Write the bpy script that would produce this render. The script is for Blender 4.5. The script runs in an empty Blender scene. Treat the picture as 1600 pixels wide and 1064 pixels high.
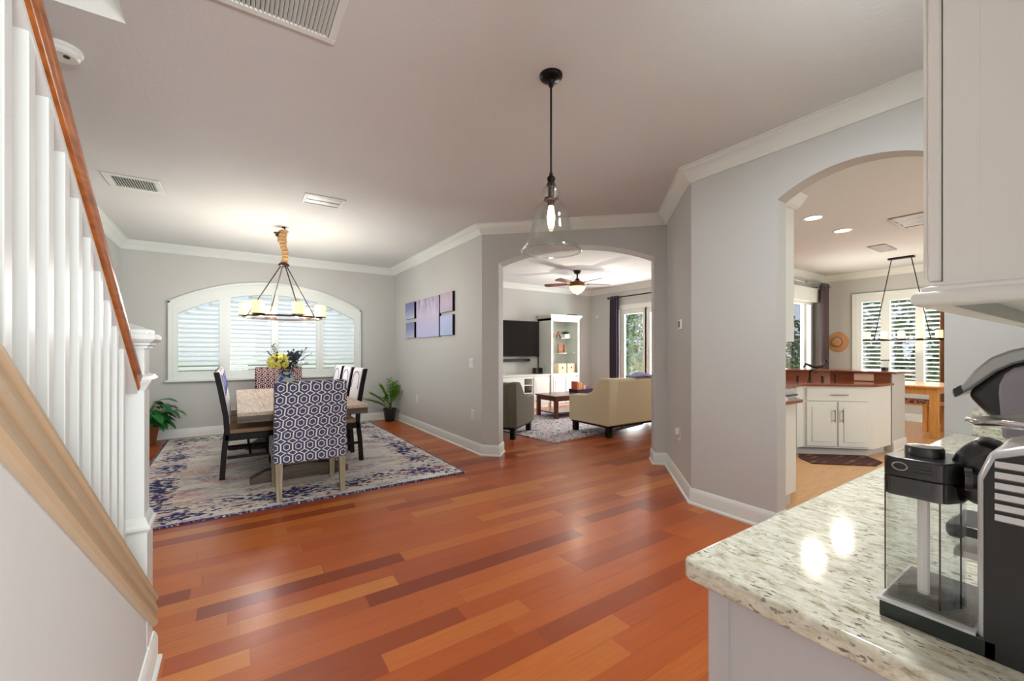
import bpy, bmesh, math, random
from mathutils import Vector, Matrix
random.seed(7)
PI = math.pi
S = bpy.context.scene
COL = S.collection

# ------------------------------------------------------------------ camera
H = 2.74
EYE = 1.255
cam_d = bpy.data.cameras.new('camera'); cam = bpy.data.objects.new('camera', cam_d); COL.objects.link(cam)
cam.location = (0, 0, EYE); cam.rotation_euler = (math.radians(90), 0, math.radians(-33.8))
cam_d.sensor_width = 36; cam_d.lens = 650 / 1600 * 36
cam_d.shift_y = 15 / 1600; cam_d.clip_start = 0.02; cam_d.clip_end = 200
S.camera = cam

# ------------------------------------------------------------------ world, lights, exposure
S.view_settings.view_transform = 'Standard'; S.view_settings.look = 'None'
S.view_settings.gamma = 1; S.view_settings.exposure = 1.48
S.view_settings.use_curve_mapping = False
W = bpy.data.worlds.new('sky'); S.world = W; W.use_nodes = True
wn = W.node_tree.nodes; wl = W.node_tree.links
bg = wn['Background']; bg.inputs[0].default_value = (0.74, 0.87, 1.0, 1); bg.inputs[1].default_value = .34

def area(name, loc, target, sx, sy, power, color=(1, 1, 1), spread=180):
    l = bpy.data.lights.new(name, 'AREA'); l.shape = 'RECTANGLE'; l.size = sx; l.size_y = sy
    l.energy = power; l.color = color; l.spread = math.radians(spread)
    o = bpy.data.objects.new(name, l); COL.objects.link(o); o.location = loc
    o.rotation_euler = (Vector(target) - Vector(loc)).to_track_quat('-Z', 'Y').to_euler()
    return o
def point(name, loc, power, color=(1, .8, .55), r=.03):
    l = bpy.data.lights.new(name, 'POINT'); l.energy = power; l.color = color; l.shadow_soft_size = r
    o = bpy.data.objects.new(name, l); COL.objects.link(o); o.location = loc
    return o
# area lamps at the openings; the first two are added fill behind the camera
area('fill_entry', (0.9, -5.9, 1.5), (0.9, 3, 1.7), 3.6, 2.5, 48, (.90, .97, 1))
area('fill_entry_upward', (0.9, -5.85, .45), (0.9, 1.5, H), 3.6, .8, 205, (.90, .97, 1))  # added low lamp aimed upward to brighten the ceiling
area('daylight_dining', (.55, 9.6, 4.3), (.55, 7.4, 1.4), 3.4, 1.8, 75, (.88, .94, 1))
area('daylight_patio', (7.95, 5.9, 1.2), (5, 5.9, 1.8), 1.6, 2.2, 110, (1, .98, .96))
area('daylight_nook', (10.4, 2.0, 1.3), (8, 2.0, 1.6), 2.0, 1.6, 30, (1, .98, .97))
area('daylight_slider', (8.6, 3.95, 1.2), (8.6, 2, 1.3), 1.6, 2.1, 20, (1, .98, .97))
area('daylight_kitchen', (6.2, -1.95, 1.6), (6.0, 1, 1.4), 2.2, 1.2, 25, (1, .97, .93))
area('daylight_stairwell', (-.9, 1.0, 4.6), (-.85, 1.2, 2), .7, 1.8, 9, (1, .88, .72))

# ------------------------------------------------------------------ material helpers
class N:
    def __init__(s, name):
        s.m = bpy.data.materials.new(name); s.m.use_nodes = True
        s.t = s.m.node_tree; s.b = s.t.nodes['Principled BSDF']; s.out = s.t.nodes['Material Output']
    def n(s, typ, **kw):
        x = s.t.nodes.new(typ)
        for k, v in kw.items(): setattr(x, k, v)
        return x
    def l(s, a, b): s.t.links.new(a, b)
    def val(s, sock, v):
        if isinstance(v, bpy.types.NodeSocket): s.l(v, sock)
        else: sock.default_value = v
    def math(s, op, a, b=None, c=None):
        x = s.n('ShaderNodeMath', operation=op)
        for i, v in enumerate((a, b, c)):
            if v is not None: s.val(x.inputs[i], v)
        return x.outputs[0]
    def xyz(s, kind='Object'):
        if kind == 'World':
            g = s.n('ShaderNodeNewGeometry').outputs['Position']
        else:
            g = s.n('ShaderNodeTexCoord').outputs[kind]
        sp = s.n('ShaderNodeSeparateXYZ'); s.l(g, sp.inputs[0]); return sp.outputs[0], sp.outputs[1], sp.outputs[2], g
    def comb(s, x, y, z=0.0):
        c = s.n('ShaderNodeCombineXYZ')
        for i, v in enumerate((x, y, z)): s.val(c.inputs[i], v)
        return c.outputs[0]
    def noise(s, vec, scale=5, detail=3, rough=.5, dist=0):
        x = s.n('ShaderNodeTexNoise'); s.l(vec, x.inputs['Vector'])
        x.inputs['Scale'].default_value = scale; x.inputs['Detail'].default_value = detail
        x.inputs['Roughness'].default_value = rough; x.inputs['Distortion'].default_value = dist
        return x.outputs['Fac']
    def ramp(s, f, stops, const=False):
        r = s.n('ShaderNodeValToRGB'); s.l(f, r.inputs[0]); e = r.color_ramp.elements
        while len(e) < len(stops): e.new(.5)
        for i, (p, c) in enumerate(stops):
            e[i].position = p; e[i].color = tuple(c) + (1,)
        if const: r.color_ramp.interpolation = 'CONSTANT'
        return r.outputs[0]
    def mix(s, f, a, b, blend='MIX'):
        x = s.n('ShaderNodeMix', data_type='RGBA', blend_type=blend)
        s.val(x.inputs[0], f)
        for sk, v in ((x.inputs[6], a), (x.inputs[7], b)):
            s.val(sk, v if isinstance(v, bpy.types.NodeSocket) else tuple(v) + (1,))
        return x.outputs[2]
    def color(s, c): s.val(s.b.inputs['Base Color'], c if isinstance(c, bpy.types.NodeSocket) else tuple(c) + (1,))
    def bump(s, h, strength=.2, dist=.01):
        x = s.n('ShaderNodeBump'); s.l(h, x.inputs['Height']); x.inputs['Strength'].default_value = strength
        x.inputs['Distance'].default_value = dist; s.l(x.outputs[0], s.b.inputs['Normal'])
    def step(s, v, e): return s.math('GREATER_THAN', v, e)

def lin(r, g, b):
    f = lambda c: (c / 255) / 12.92 if c / 255 <= .04045 else ((c / 255 + .055) / 1.055) ** 2.4
    return (f(r), f(g), f(b))
def plain(name, rgb, rough=.5, metal=0, bump=0, bscale=200, coat=0, spec=.5, var=0):
    k = N(name); c = lin(*rgb)
    k.b.inputs['Roughness'].default_value = rough; k.b.inputs['Metallic'].default_value = metal
    k.b.inputs['Coat Weight'].default_value = coat; k.b.inputs['Specular IOR Level'].default_value = spec
    v = k.xyz()[3]
    if var:
        f = k.noise(v, 6, 4)
        k.color(k.mix(f, [x * (1 - var) for x in c], [min(1, x * (1 + var)) for x in c]))
    else: k.color(c)
    if bump: k.bump(k.noise(v, bscale, 4), bump, .004)
    return k.m
def emis(name, rgb, strength):
    k = N(name); k.color(lin(*rgb)); k.b.inputs['Emission Color'].default_value = lin(*rgb) + (1,)
    k.b.inputs['Emission Strength'].default_value = strength; return k.m
def wood(name, dark, light, rough=.4, axis=0, scale=1.0, coat=0, spec=.4):
    k = N(name); x, y, z, g = k.xyz()
    a = [x, y, z]; sc = [22 * scale] * 3; sc[axis] = 1.6 * scale
    v = k.comb(*[k.math('MULTIPLY', a[i], sc[i]) for i in range(3)])
    f = k.noise(v, 2.0, 5, .6, .6)
    k.color(k.ramp(f, [(.3, lin(*dark)), (.7, lin(*light))]))
    k.b.inputs['Roughness'].default_value = rough; k.b.inputs['Coat Weight'].default_value = coat; k.b.inputs['Specular IOR Level'].default_value = spec
    k.bump(f, .08, .003)
    return k.m
def glass_thin(name, tint=(1, 1, 1), refl=.06, edge=.4):
    k = N(name); tr = k.n('ShaderNodeBsdfTransparent'); tr.inputs[0].default_value = tuple(tint) + (1,)
    gl = k.n('ShaderNodeBsdfGlossy'); gl.inputs['Roughness'].default_value = .02
    lw = k.n('ShaderNodeLayerWeight'); lw.inputs[0].default_value = .25
    f = k.math('MULTIPLY_ADD', lw.outputs['Facing'], edge, refl)
    mx = k.n('ShaderNodeMixShader'); k.l(f, mx.inputs[0]); k.l(tr.outputs[0], mx.inputs[1]); k.l(gl.outputs[0], mx.inputs[2])
    k.l(mx.outputs[0], k.out.inputs[0]); return k.m

M = {}
M['wall'] = plain('wall_paint_grey', (194, 195, 192), .75, bump=.18, bscale=90)
M['ceil'] = plain('ceiling_paint', (214, 217, 217), .85, bump=.5, bscale=45)
M['white'] = plain('white_trim_paint', (224, 229, 225), .35)
M['cab'] = plain('white_cabinet_paint', (224, 228, 223), .4)
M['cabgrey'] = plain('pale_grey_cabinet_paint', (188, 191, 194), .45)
M['railwhite'] = plain('stair_white_paint', (204, 207, 204), .35)
M['uppercab'] = plain('bright_cabinet_paint', (246, 247, 243), .4)
M['ventgrey'] = plain('grey_vent_paint', (150, 147, 143), .5)
M['black'] = plain('black_metal', (20, 18, 17), .35, .6)
M['bronze'] = plain('dark_bronze', (52, 40, 34), .4, .7)
M['blackp'] = plain('black_plastic', (22, 23, 24), .3, coat=.3)
M['dgrey'] = plain('charcoal_plastic', (30, 32, 32), .42)
M['silver'] = plain('silver_plastic', (205, 206, 208), .3, .35)
M['chrome'] = plain('chrome', (215, 216, 218), .12, 1)
M['steel'] = plain('brushed_steel', (170, 168, 165), .32, 1)
M['darkwood'] = wood('espresso_wood', (14, 11, 10), (32, 25, 20), .5, 2, spec=.15)
M['tablewood'] = wood('weathered_oak', (150, 128, 108), (206, 186, 166), .5, 1)
M['tablebase'] = wood('weathered_oak_dark', (50, 38, 28), (94, 74, 55), .5, 0)
M['legwood'] = wood('grey_oak_leg', (118, 104, 80), (158, 144, 115), .5, 2)
M['rail'] = wood('handrail_wood', (112, 60, 25), (170, 98, 45), .3, 1, coat=.4)
M['taupe'] = plain('taupe_painted_trim', (172, 152, 124), .42, var=.05)
M['pine'] = wood('golden_pine', (186, 126, 62), (222, 164, 92), .4, 2)
M['cherry'] = wood('cherry_wood', (70, 28, 20), (110, 48, 32), .3, 0, coat=.3)
M['brownstone'] = plain('brown_solid_counter', (128, 66, 36), .18, var=.25, coat=.5)
M['cream'] = plain('cream_fabric', (226, 212, 178), .9, bump=.25, bscale=500)
M['olive'] = plain('grey_olive_fabric', (106, 100, 84), .95, bump=.3, bscale=450)
M['whitefab'] = plain('white_chair_fabric', (226, 222, 226), .9, bump=.2, bscale=400)
M['bluefab'] = plain('blue_trim_fabric', (96, 104, 168), .9)
M['tanseat'] = plain('tan_seat_fabric', (150, 122, 92), .85, bump=.2, bscale=400)
M['curtain'] = plain('plum_curtain', (92, 78, 84), .85, bump=.2, bscale=300)
M['navycurt'] = plain('slate_violet_curtain', (58, 52, 68), .8)
M['browncurt'] = plain('brown_curtain', (130, 92, 64), .85)
M['burlap'] = plain('burlap_sleeve', (190, 150, 104), .95, bump=.4, bscale=300)
M['terracotta'] = plain('terracotta', (160, 92, 52), .8)
M['leaf'] = plain('deep_green_leaf', (38, 112, 48), .35, var=.5)
M['zzleaf'] = plain('light_green_leaf', (118, 164, 58), .4, var=.5)
M['darkleaf'] = plain('dark_foliage', (46, 54, 50), .6)
M['stem'] = plain('green_stem', (92, 116, 58), .6)
M['blossom'] = plain('yellow_green_blossom', (214, 206, 104), .8)
M['berry'] = plain('blue_black_flower', (40, 42, 66), .7)
M['bulb'] = emis('warm_bulb', (255, 226, 190), 9)
M['candle'] = emis('lit_candle_shade', (255, 218, 140), .62)
M['bowl'] = emis('lit_glass_bowl', (255, 206, 150), .8)
M['can'] = emis('recessed_lamp', (255, 240, 224), 4)
M['pane'] = glass_thin('window_glass')
M['shelfglass'] = glass_thin('shelf_glass', (.85, .93, .9), .1)
M['jugglass'] = glass_thin('clear_jug_plastic', (.95, .96, .96), .03, .22)
M['smoke'] = glass_thin('smoked_plastic', (.22, .23, .25), .08)
M['pendantglass'] = glass_thin('clear_pendant_glass', (.95, .96, .95), .04)
M['screen'] = plain('tv_screen', (8, 8, 9), .06, coat=.5)
M['grass'] = plain('lawn', (112, 140, 72), .95, var=.4)
M['bush'] = plain('garden_leaf', (96, 146, 66), .6, var=.5)
M['bush2'] = plain('garden_leaf_dark', (70, 112, 62), .6, var=.5)
M['bark'] = plain('bark', (96, 82, 66), .9)
M['straw'] = plain('straw_hat', (196, 150, 104), .85, bump=.3, bscale=250)
M['blue'] = plain('royal_blue_cloth', (52, 44, 150), .8)
M['box'] = plain('beige_storage_box', (222, 200, 174), .8)
M['ornament'] = plain('carved_wood_ornament', (150, 106, 76), .7, var=.4)
M['porcelain'] = plain('white_porcelain', (236, 233, 230), .3)
M['paper'] = plain('paper_white', (245, 244, 245), .7)
M['beigeplate'] = plain('beige_plate', (226, 190, 165), .5)
M['mauve'] = plain('lavender_throw', (150, 146, 196), .95, bump=.3, bscale=300)
M['navy'] = plain('navy_felt', (48, 46, 78), .9)

# wood floor: boards along X
k = N('red_cherry_floorboards'); x, y, z, g = k.xyz('World')
row = k.math('FLOOR', k.math('DIVIDE', y, .115))
wn1 = k.n('ShaderNodeTexWhiteNoise', noise_dimensions='1D'); k.l(row, wn1.inputs['W'])
xs = k.math('ADD', k.math('DIVIDE', x, 1.0), k.math('MULTIPLY', wn1.outputs['Value'], 9.7))
xs = k.math('ADD', xs, k.math('MULTIPLY', k.math('SINE', k.math('MULTIPLY', xs, 2.3)), .22))
col = k.math('FLOOR', xs)
wn2 = k.n('ShaderNodeTexWhiteNoise', noise_dimensions='2D'); k.l(k.comb(row, col), wn2.inputs['Vector'])
r = wn2.outputs['Value']
base = k.ramp(r, [(0, lin(142, 60, 28)), (.12, lin(164, 76, 34)), (.32, lin(192, 94, 40)), (.75, lin(206, 108, 46)), (.93, lin(214, 122, 54)), (1, lin(224, 140, 66))])
gv = k.comb(k.math('ADD', k.math('MULTIPLY', x, 2.2), k.math('MULTIPLY', r, 40)), k.math('MULTIPLY', y, 55), 0)
gr = k.noise(gv, 1.5, 5, .6, .8)
base = k.mix(k.math('MULTIPLY', k.math('SUBTRACT', 1, k.math('SMOOTH_MIN', gr, .75, .1)), .55), base, lin(112, 46, 24))
fy = k.math('FRACT', k.math('DIVIDE', y, .115)); fx = k.math('FRACT', xs)
seam = k.math('MAXIMUM', k.math('LESS_THAN', fy, .018), k.math('LESS_THAN', fx, .0025))
k.color(k.mix(k.math('MULTIPLY', seam, .45), base, lin(70, 28, 16)))
k.b.inputs['Roughness'].default_value = .34; k.b.inputs['Coat Weight'].default_value = .12; k.b.inputs['Coat Roughness'].default_value = .2
k.b.inputs['Specular IOR Level'].default_value = .32
k.bump(k.math('SUBTRACT', k.math('MULTIPLY', gr, .15), seam), .12, .002)
M['floor'] = k.m
# kitchen floor
k = N('light_oak_kitchen_floor'); x, y, z, g = k.xyz('World')
gv = k.comb(k.math('MULTIPLY', x, 2), k.math('MULTIPLY', y, 20), 0)
k.color(k.ramp(k.noise(gv, 2, 4, .6, .5), [(.3, lin(200, 150, 96)), (.7, lin(222, 176, 122))]))
k.b.inputs['Roughness'].default_value = .3; M['kfloor'] = k.m
# granite
k = N('speckled_cream_granite'); x, y, z, g = k.xyz('World')
v = k.comb(k.math('MULTIPLY', x, 1.9), k.math('MULTIPLY', y, .8), k.math('MULTIPLY', z, 1.6))
c = k.ramp(k.noise(v, 32, 5, .65, .4), [(.30, lin(150, 144, 116)), (.43, lin(200, 197, 176)), (.58, lin(222, 221, 206)), (.8, lin(232, 232, 222))])
ol = k.ramp(k.noise(v, 20, 3, .6, .5), [(.60, (0, 0, 0)), (.70, (1, 1, 1))])
c = k.mix(k.math('MULTIPLY', ol, .55), c, lin(168, 150, 104))
dk = k.ramp(k.noise(v, 75, 2, .5, .3), [(.60, (0, 0, 0)), (.64, (1, 1, 1))])
dk2 = k.ramp(k.noise(v, 9, 2), [(.40, (0, 0, 0)), (.60, (1, 1, 1))])
c = k.mix(k.math('MULTIPLY', k.math('MULTIPLY', dk, k.math('ADD', .25, k.math('MULTIPLY', dk2, .75))), .8), c, lin(70, 62, 52))
k.color(c); k.b.inputs['Roughness'].default_value = .10; k.b.inputs['Specular IOR Level'].default_value = .35
M['granite'] = k.m
# lattice fabrics
def lattice(name, dark, light, a=.088, b=.098):
    k = N(name); x, y, z, g = k.xyz()
    u = k.math('DIVIDE', k.math('ADD', x, y), a); w = k.math('DIVIDE', z, b)
    px = k.math('ABSOLUTE', k.math('SUBTRACT', k.math('FRACT', u), .5))
    py = k.math('ABSOLUTE', k.math('SUBTRACT', k.math('FRACT', w), .5))
    m = k.math('MAXIMUM', k.math('MULTIPLY', px, 2.0), k.math('MULTIPLY_ADD', py, 1.75, k.math('MULTIPLY', px, .95)))
    ring = k.math('MULTIPLY', k.math('GREATER_THAN', m, .42), k.math('LESS_THAN', m, .545))
    edge = k.math('MULTIPLY', k.math('GREATER_THAN', m, .90), k.math('LESS_THAN', m, 1.03))
    corner = k.math('GREATER_THAN', k.math('ADD', k.math('MULTIPLY', px, 2), k.math('MULTIPLY', py, 2)), 1.78)
    wht = k.math('MAXIMUM', ring, k.math('MULTIPLY', edge, k.math('SUBTRACT', 1, corner)))
    k.color(k.mix(wht, lin(*dark), lin(*light))); k.b.inputs['Roughness'].default_value = .9
    k.bump(k.noise(g, 500, 2), .15, .002)
    return k.m
M['navylat'] = lattice('navy_lattice_fabric', (66, 70, 104), (230, 227, 214))
M['redlat'] = lattice('maroon_lattice_fabric', (74, 18, 28), (226, 214, 214), .075, .085)
# dining rug
k = N('distressed_rug'); x, y, z, g = k.xyz()
v = k.comb(k.math('MULTIPLY', x, 1.0), k.math('MULTIPLY', y, 2.2), 0)
base = k.ramp(k.noise(v, 2.2, 4, .6), [(.3, lin(214, 204, 206)), (.5, lin(236, 230, 222)), (.7, lin(242, 237, 226))])
def blot(seed, sc, lo, hi, fine=28):
    vv = k.comb(k.math('MULTIPLY_ADD', x, 1.0, seed), k.math('MULTIPLY_ADD', y, 2.4, seed * 1.7), 0)
    A = k.ramp(k.noise(vv, sc, 3, .55), [(lo, (0, 0, 0)), (hi, (1, 1, 1))])
    B = k.ramp(k.noise(vv, fine, 3, .6), [(.46, (0, 0, 0)), (.54, (1, 1, 1))])
    return k.math('MULTIPLY', A, B)
base = k.mix(k.math('MULTIPLY', blot(3, 1.7, .50, .62, 18), .8), base, lin(206, 124, 124))
base = k.mix(k.math('MULTIPLY', blot(11, 1.9, .52, .64, 16), .6), base, lin(150, 178, 178))
base = k.mix(k.math('MULTIPLY', blot(23, 2.1, .55, .64, 20), .6), base, lin(206, 158, 122))
base = k.mix(k.math('MULTIPLY', blot(37, 2.2, .53, .62, 15), .8), base, lin(122, 108, 152))
ed = k.math('MAXIMUM', k.math('DIVIDE', k.math('ABSOLUTE', x), 1.37), k.math('DIVIDE', k.math('ABSOLUTE', y), 1.83))
vv = k.comb(k.math('MULTIPLY', x, 1), k.math('MULTIPLY', y, 2.2), 0)
vw = k.comb(x, k.math('MULTIPLY', y, 1.7), 0)
nb = k.math('ADD', k.noise(vw, 17, 2, .5), k.math('MULTIPLY', k.noise(vw, 2.2, 2), .62))
band = k.ramp(ed, [(.60, (0, 0, 0)), (.80, (1, 1, 1)), (.91, (.95,) * 3), (.98, (.6,) * 3)])
nav = k.ramp(k.math('MULTIPLY', nb, k.math('ADD', .55, k.math('MULTIPLY', band, .5))), [(.855, (0, 0, 0)), (.875, (1, 1, 1))])
base = k.mix(k.math('MULTIPLY', nav, .95), base, lin(44, 50, 104))
e2 = k.math('MAXIMUM', k.math('GREATER_THAN', k.math('ABSOLUTE', x), 1.345), k.math('GREATER_THAN', k.math('ABSOLUTE', y), 1.805))
base = k.mix(k.math('MULTIPLY', e2, k.ramp(k.noise(vv, 40, 2), [(.35, (0, 0, 0)), (.5, (1, 1, 1))])), base, lin(44, 50, 100))
k.color(base); k.b.inputs['Roughness'].default_value = .98; k.b.inputs['Specular IOR Level'].default_value = .1
k.bump(k.noise(g, 220, 3), .4, .004); M['rug'] = k.m
# living rug: ivory with dark scribbled lines
k = N('ivory_patterned_rug'); x, y, z, g = k.xyz()
f = k.noise(g, 5, 2, .5, 1.5); ln = k.math('LESS_THAN', k.math('ABSOLUTE', k.math('SUBTRACT', k.math('FRACT', k.math('MULTIPLY', f, 7)), .5)), .13)
k.color(k.mix(ln, lin(216, 208, 214), lin(74, 66, 88))); k.b.inputs['Roughness'].default_value = .95; M['lrug'] = k.m
k = N('brown_mat_fabric'); x, y, z, g = k.xyz()
bk = k.n('ShaderNodeTexBrick'); k.l(g, bk.inputs['Vector']); bk.inputs['Scale'].default_value = 3.2
bk.inputs['Color1'].default_value = lin(150, 104, 78) + (1,); bk.inputs['Color2'].default_value = lin(70, 38, 30) + (1,); bk.inputs['Mortar'].default_value = lin(62, 32, 26) + (1,)
bk.inputs['Mortar Size'].default_value = .06; bk.inputs['Bias'].default_value = .3
k.color(bk.outputs[0]); k.b.inputs['Roughness'].default_value = .9; M['mat'] = k.m
k = N('brown_print_cushion'); x, y, z, g = k.xyz()
k.color(k.ramp(k.noise(g, 28, 2), [(.42, lin(96, 62, 58)), (.5, lin(210, 180, 146)), (.6, lin(150, 76, 56))], True)); k.b.inputs['Roughness'].default_value = .9; M['cushion'] = k.m
# canvases
def canvas_mat(name, top, mid, low, streak):
    k = N(name); x, y, z, g = k.xyz()
    zz = k.math('ADD', k.math('MULTIPLY', z, 1.7), .5)
    c = k.ramp(zz, [(.1, lin(*low)), (.55, lin(*mid)), (.95, lin(*top))])
    st = k.noise(k.comb(k.math('MULTIPLY', y, 22), k.math('MULTIPLY', z, 2.2), 0), 1.4, 3)
    st = k.math('MULTIPLY', k.ramp(st, [(.52, (0, 0, 0)), (.6, (1, 1, 1))]), k.ramp(zz, [(.45, (0, 0, 0)), (.85, (.8,) * 3)]))
    k.color(k.mix(st, c, lin(*streak))); k.b.inputs['Roughness'].default_value = .6; return k.m
M['art1'] = canvas_mat('canvas_waterfall', (150, 140, 172), (190, 182, 208), (178, 180, 216), (232, 228, 240))
M['art2'] = canvas_mat('canvas_dusk', (112, 116, 160), (132, 136, 178), (206, 208, 226), (90, 92, 140))
M['art3'] = canvas_mat('canvas_rose', (176, 160, 176), (192, 176, 196), (190, 180, 204), (150, 134, 160))
M['art4'] = canvas_mat('canvas_blue', (184, 186, 222), (176, 190, 226), (170, 194, 226), (196, 200, 232))
k = N('vase_glaze'); x, y, z, g = k.xyz()
c = k.ramp(k.noise(g, 9, 3, .6), [(.35, lin(206, 190, 120)), (.48, lin(186, 204, 172)), (.58, lin(120, 176, 186)), (.66, lin(206, 206, 190))])
c = k.mix(k.ramp(k.noise(k.comb(k.math('ADD', x, 3.3), y, z), 12, 2), [(.53, (0, 0, 0)), (.57, (1, 1, 1))]), c, lin(30, 70, 160))
k.color(c); k.b.inputs['Roughness'].default_value = .15; M['vase'] = k.m

# ------------------------------------------------------------------ mesh helpers
class MB:
    def __init__(s): s.v = []; s.f = []; s.mi = []; s.cur = 0
    def add(s, vs, fs):
        o = len(s.v); s.v += [tuple(p) for p in vs]; s.f += [tuple(i + o for i in f) for f in fs]; s.mi += [s.cur] * len(fs); return s
    def box(s, x0, x1, y0, y1, z0, z1):
        return s.add([(x0, y0, z0), (x1, y0, z0), (x1, y1, z0), (x0, y1, z0), (x0, y0, z1), (x1, y0, z1), (x1, y1, z1), (x0, y1, z1)],
                     [(0, 3, 2, 1), (4, 5, 6, 7), (0, 1, 5, 4), (1, 2, 6, 5), (2, 3, 7, 6), (3, 0, 4, 7)])
    def obox(s, c, ux, uy, uz):     # oriented box: centre and three half vectors
        c, ux, uy, uz = map(Vector, (c, ux, uy, uz))
        vs = [c + a * ux + b * uy + d * uz for d in (-1, 1) for a, b in ((-1, -1), (1, -1), (1, 1), (-1, 1))]
        return s.add(vs, [(0, 3, 2, 1), (4, 5, 6, 7), (0, 1, 5, 4), (1, 2, 6, 5), (2, 3, 7, 6), (3, 0, 4, 7)])
    def prism(s, poly, z0, z1):     # XY polygon
        n = len(poly)
        return s.add([(x, y, z0) for x, y in poly] + [(x, y, z1) for x, y in poly],
                     [tuple(range(n))[::-1], tuple(range(n, 2 * n))] + [(i, (i + 1) % n, n + (i + 1) % n, n + i) for i in range(n)])
    def ext(s, poly, o, u, w, d):   # 2D polygon in plane o + a*u + b*w, swept by d
        o, u, w, d = map(Vector, (o, u, w, d)); n = len(poly)
        A = [o + a * u + b * w for a, b in poly]
        return s.add(A + [p + d for p in A], [tuple(range(n))[::-1], tuple(range(n, 2 * n))] + [(i, (i + 1) % n, n + (i + 1) % n, n + i) for i in range(n)])
    def lathe(s, prof, seg=24, c=(0, 0, 0), cap=True):
        vs = []; n = len(prof)
        for i in range(seg):
            a = 2 * PI * i / seg
            vs += [(c[0] + r * math.cos(a), c[1] + r * math.sin(a), c[2] + z) for r, z in prof]
        fs = [(i * n + j, ((i + 1) % seg) * n + j, ((i + 1) % seg) * n + j + 1, i * n + j + 1) for i in range(seg) for j in range(n - 1)]
        if cap:
            fs.append(tuple(i * n for i in range(seg))[::-1]); fs.append(tuple(i * n + n - 1 for i in range(seg)))
        return s.add(vs, fs)
    def tube(s, pts, r, seg=8, close=False):
        pts = [Vector(p) for p in pts]; n = len(pts); rs = r if isinstance(r, (list, tuple)) else [r] * n
        vs = []; up0 = None
        for i, p in enumerate(pts):
            a = pts[(i - 1) % n] if (i or close) else p; b = pts[(i + 1) % n] if (i < n - 1 or close) else p
            t = (b - a).normalized()
            if up0 is None: up0 = t.orthogonal().normalized()
            u = (up0 - t * up0.dot(t)); u = u.normalized() if u.length > 1e-6 else t.orthogonal().normalized(); up0 = u
            w = t.cross(u)
            vs += [p + (u * math.cos(2 * PI * k / seg) + w * math.sin(2 * PI * k / seg)) * rs[i] for k in range(seg)]
        m = n if close else n - 1
        fs = [(i * seg + k, i * seg + (k + 1) % seg, ((i + 1) % n) * seg + (k + 1) % seg, ((i + 1) % n) * seg + k) for i in range(m) for k in range(seg)]
        if not close: fs += [tuple(range(seg))[::-1], tuple(range((n - 1) * seg, n * seg))]
        return s.add(vs, fs)
    def ball(s, c, r, seg=16, rings=10, sc=(1, 1, 1)):
        pr = [(max(1e-4, math.sin(PI * i / rings)), -math.cos(PI * i / rings)) for i in range(rings + 1)]
        o = len(s.v); s.lathe(pr, seg, cap=False)
        for i in range(o, len(s.v)):
            x, y, z = s.v[i]; s.v[i] = (c[0] + x * r * sc[0], c[1] + y * r * sc[1], c[2] + z * r * sc[2])
        return s
    def sweep(s, path, prof, side=1, close=False):   # mitred horizontal sweep; prof (out, z); side +1: outwards to the right of travel
        P = [Vector((p[0], p[1])) for p in path]; n = len(P); vs = []; m = len(prof)
        for i in range(n):
            d = []
            if i > 0: d.append((P[i] - P[i - 1]).normalized())
            if i < n - 1: d.append((P[i + 1] - P[i]).normalized())
            nr = [Vector((q.y, -q.x)) * side for q in d]
            if len(nr) == 2:
                b = (nr[0] + nr[1]).normalized(); b = b / max(.2, b.dot(nr[0]))
            else: b = nr[0]
            vs += [(P[i].x + b.x * o, P[i].y + b.y * o, z) for o, z in prof]
        fs = [(i * m + j, (i + 1) * m + j, (i + 1) * m + (j + 1) % m, i * m + (j + 1) % m) for i in range(n - 1) for j in range(m)]
        fs += [tuple(range(m))[::-1], tuple(range((n - 1) * m, n * m))]
        return s.add(vs, fs)
    def build(s, name, mat, parent=None, bevel=0, smooth=35, seg=2, subd=0, loc=None):
        me = bpy.data.meshes.new(name); me.from_pydata(s.v, [], s.f)
        mats = mat if isinstance(mat, (list, tuple)) else [mat]
        for q in mats: me.materials.append(M[q] if isinstance(q, str) else q)
        for p, i in zip(me.polygons, s.mi): p.material_index = i
        b = bmesh.new(); b.from_mesh(me); bmesh.ops.recalc_face_normals(b, faces=b.faces); b.to_mesh(me); b.free()
        if smooth:
            me.shade_smooth(); me.set_sharp_from_angle(angle=math.radians(smooth))
        o = bpy.data.objects.new(name, me); COL.objects.link(o)
        if parent: o.parent = parent
        if loc: o.location = loc
        if bevel:
            q = o.modifiers.new('bevel', 'BEVEL'); q.width = bevel; q.segments = seg; q.limit_method = 'ANGLE'; q.angle_limit = math.radians(40)
        if subd:
            q = o.modifiers.new('subdivision', 'SUBSURF'); q.levels = subd; q.render_levels = subd
        return o
def tag(o, label, cat, group=None, kind=None):
    o['label'] = label; o['category'] = cat
    if group: o['group'] = group
    if kind: o['kind'] = kind
    return o
def thing(name, label, cat, loc=(0, 0, 0), rz=0, group=None):
    o = bpy.data.objects.new(name, None); COL.objects.link(o); o.location = loc; o.rotation_euler = (0, 0, rz); o.empty_display_size = .1
    return tag(o, label, cat, group)
def struct(o): o['kind'] = 'structure'; return o
def dup(root, loc=None, rz=None, label=None):
    def cp(o, par):
        c = o.copy(); COL.objects.link(c)
        if par: c.parent = par
        for ch in o.children: cp(ch, c)
        return c
    r = cp(root, None)
    if loc is not None: r.location = loc
    if rz is not None: r.rotation_euler = (0, 0, rz)
    if label: r['label'] = label
    return r
def B(*a): return MB().box(*a)
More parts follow.
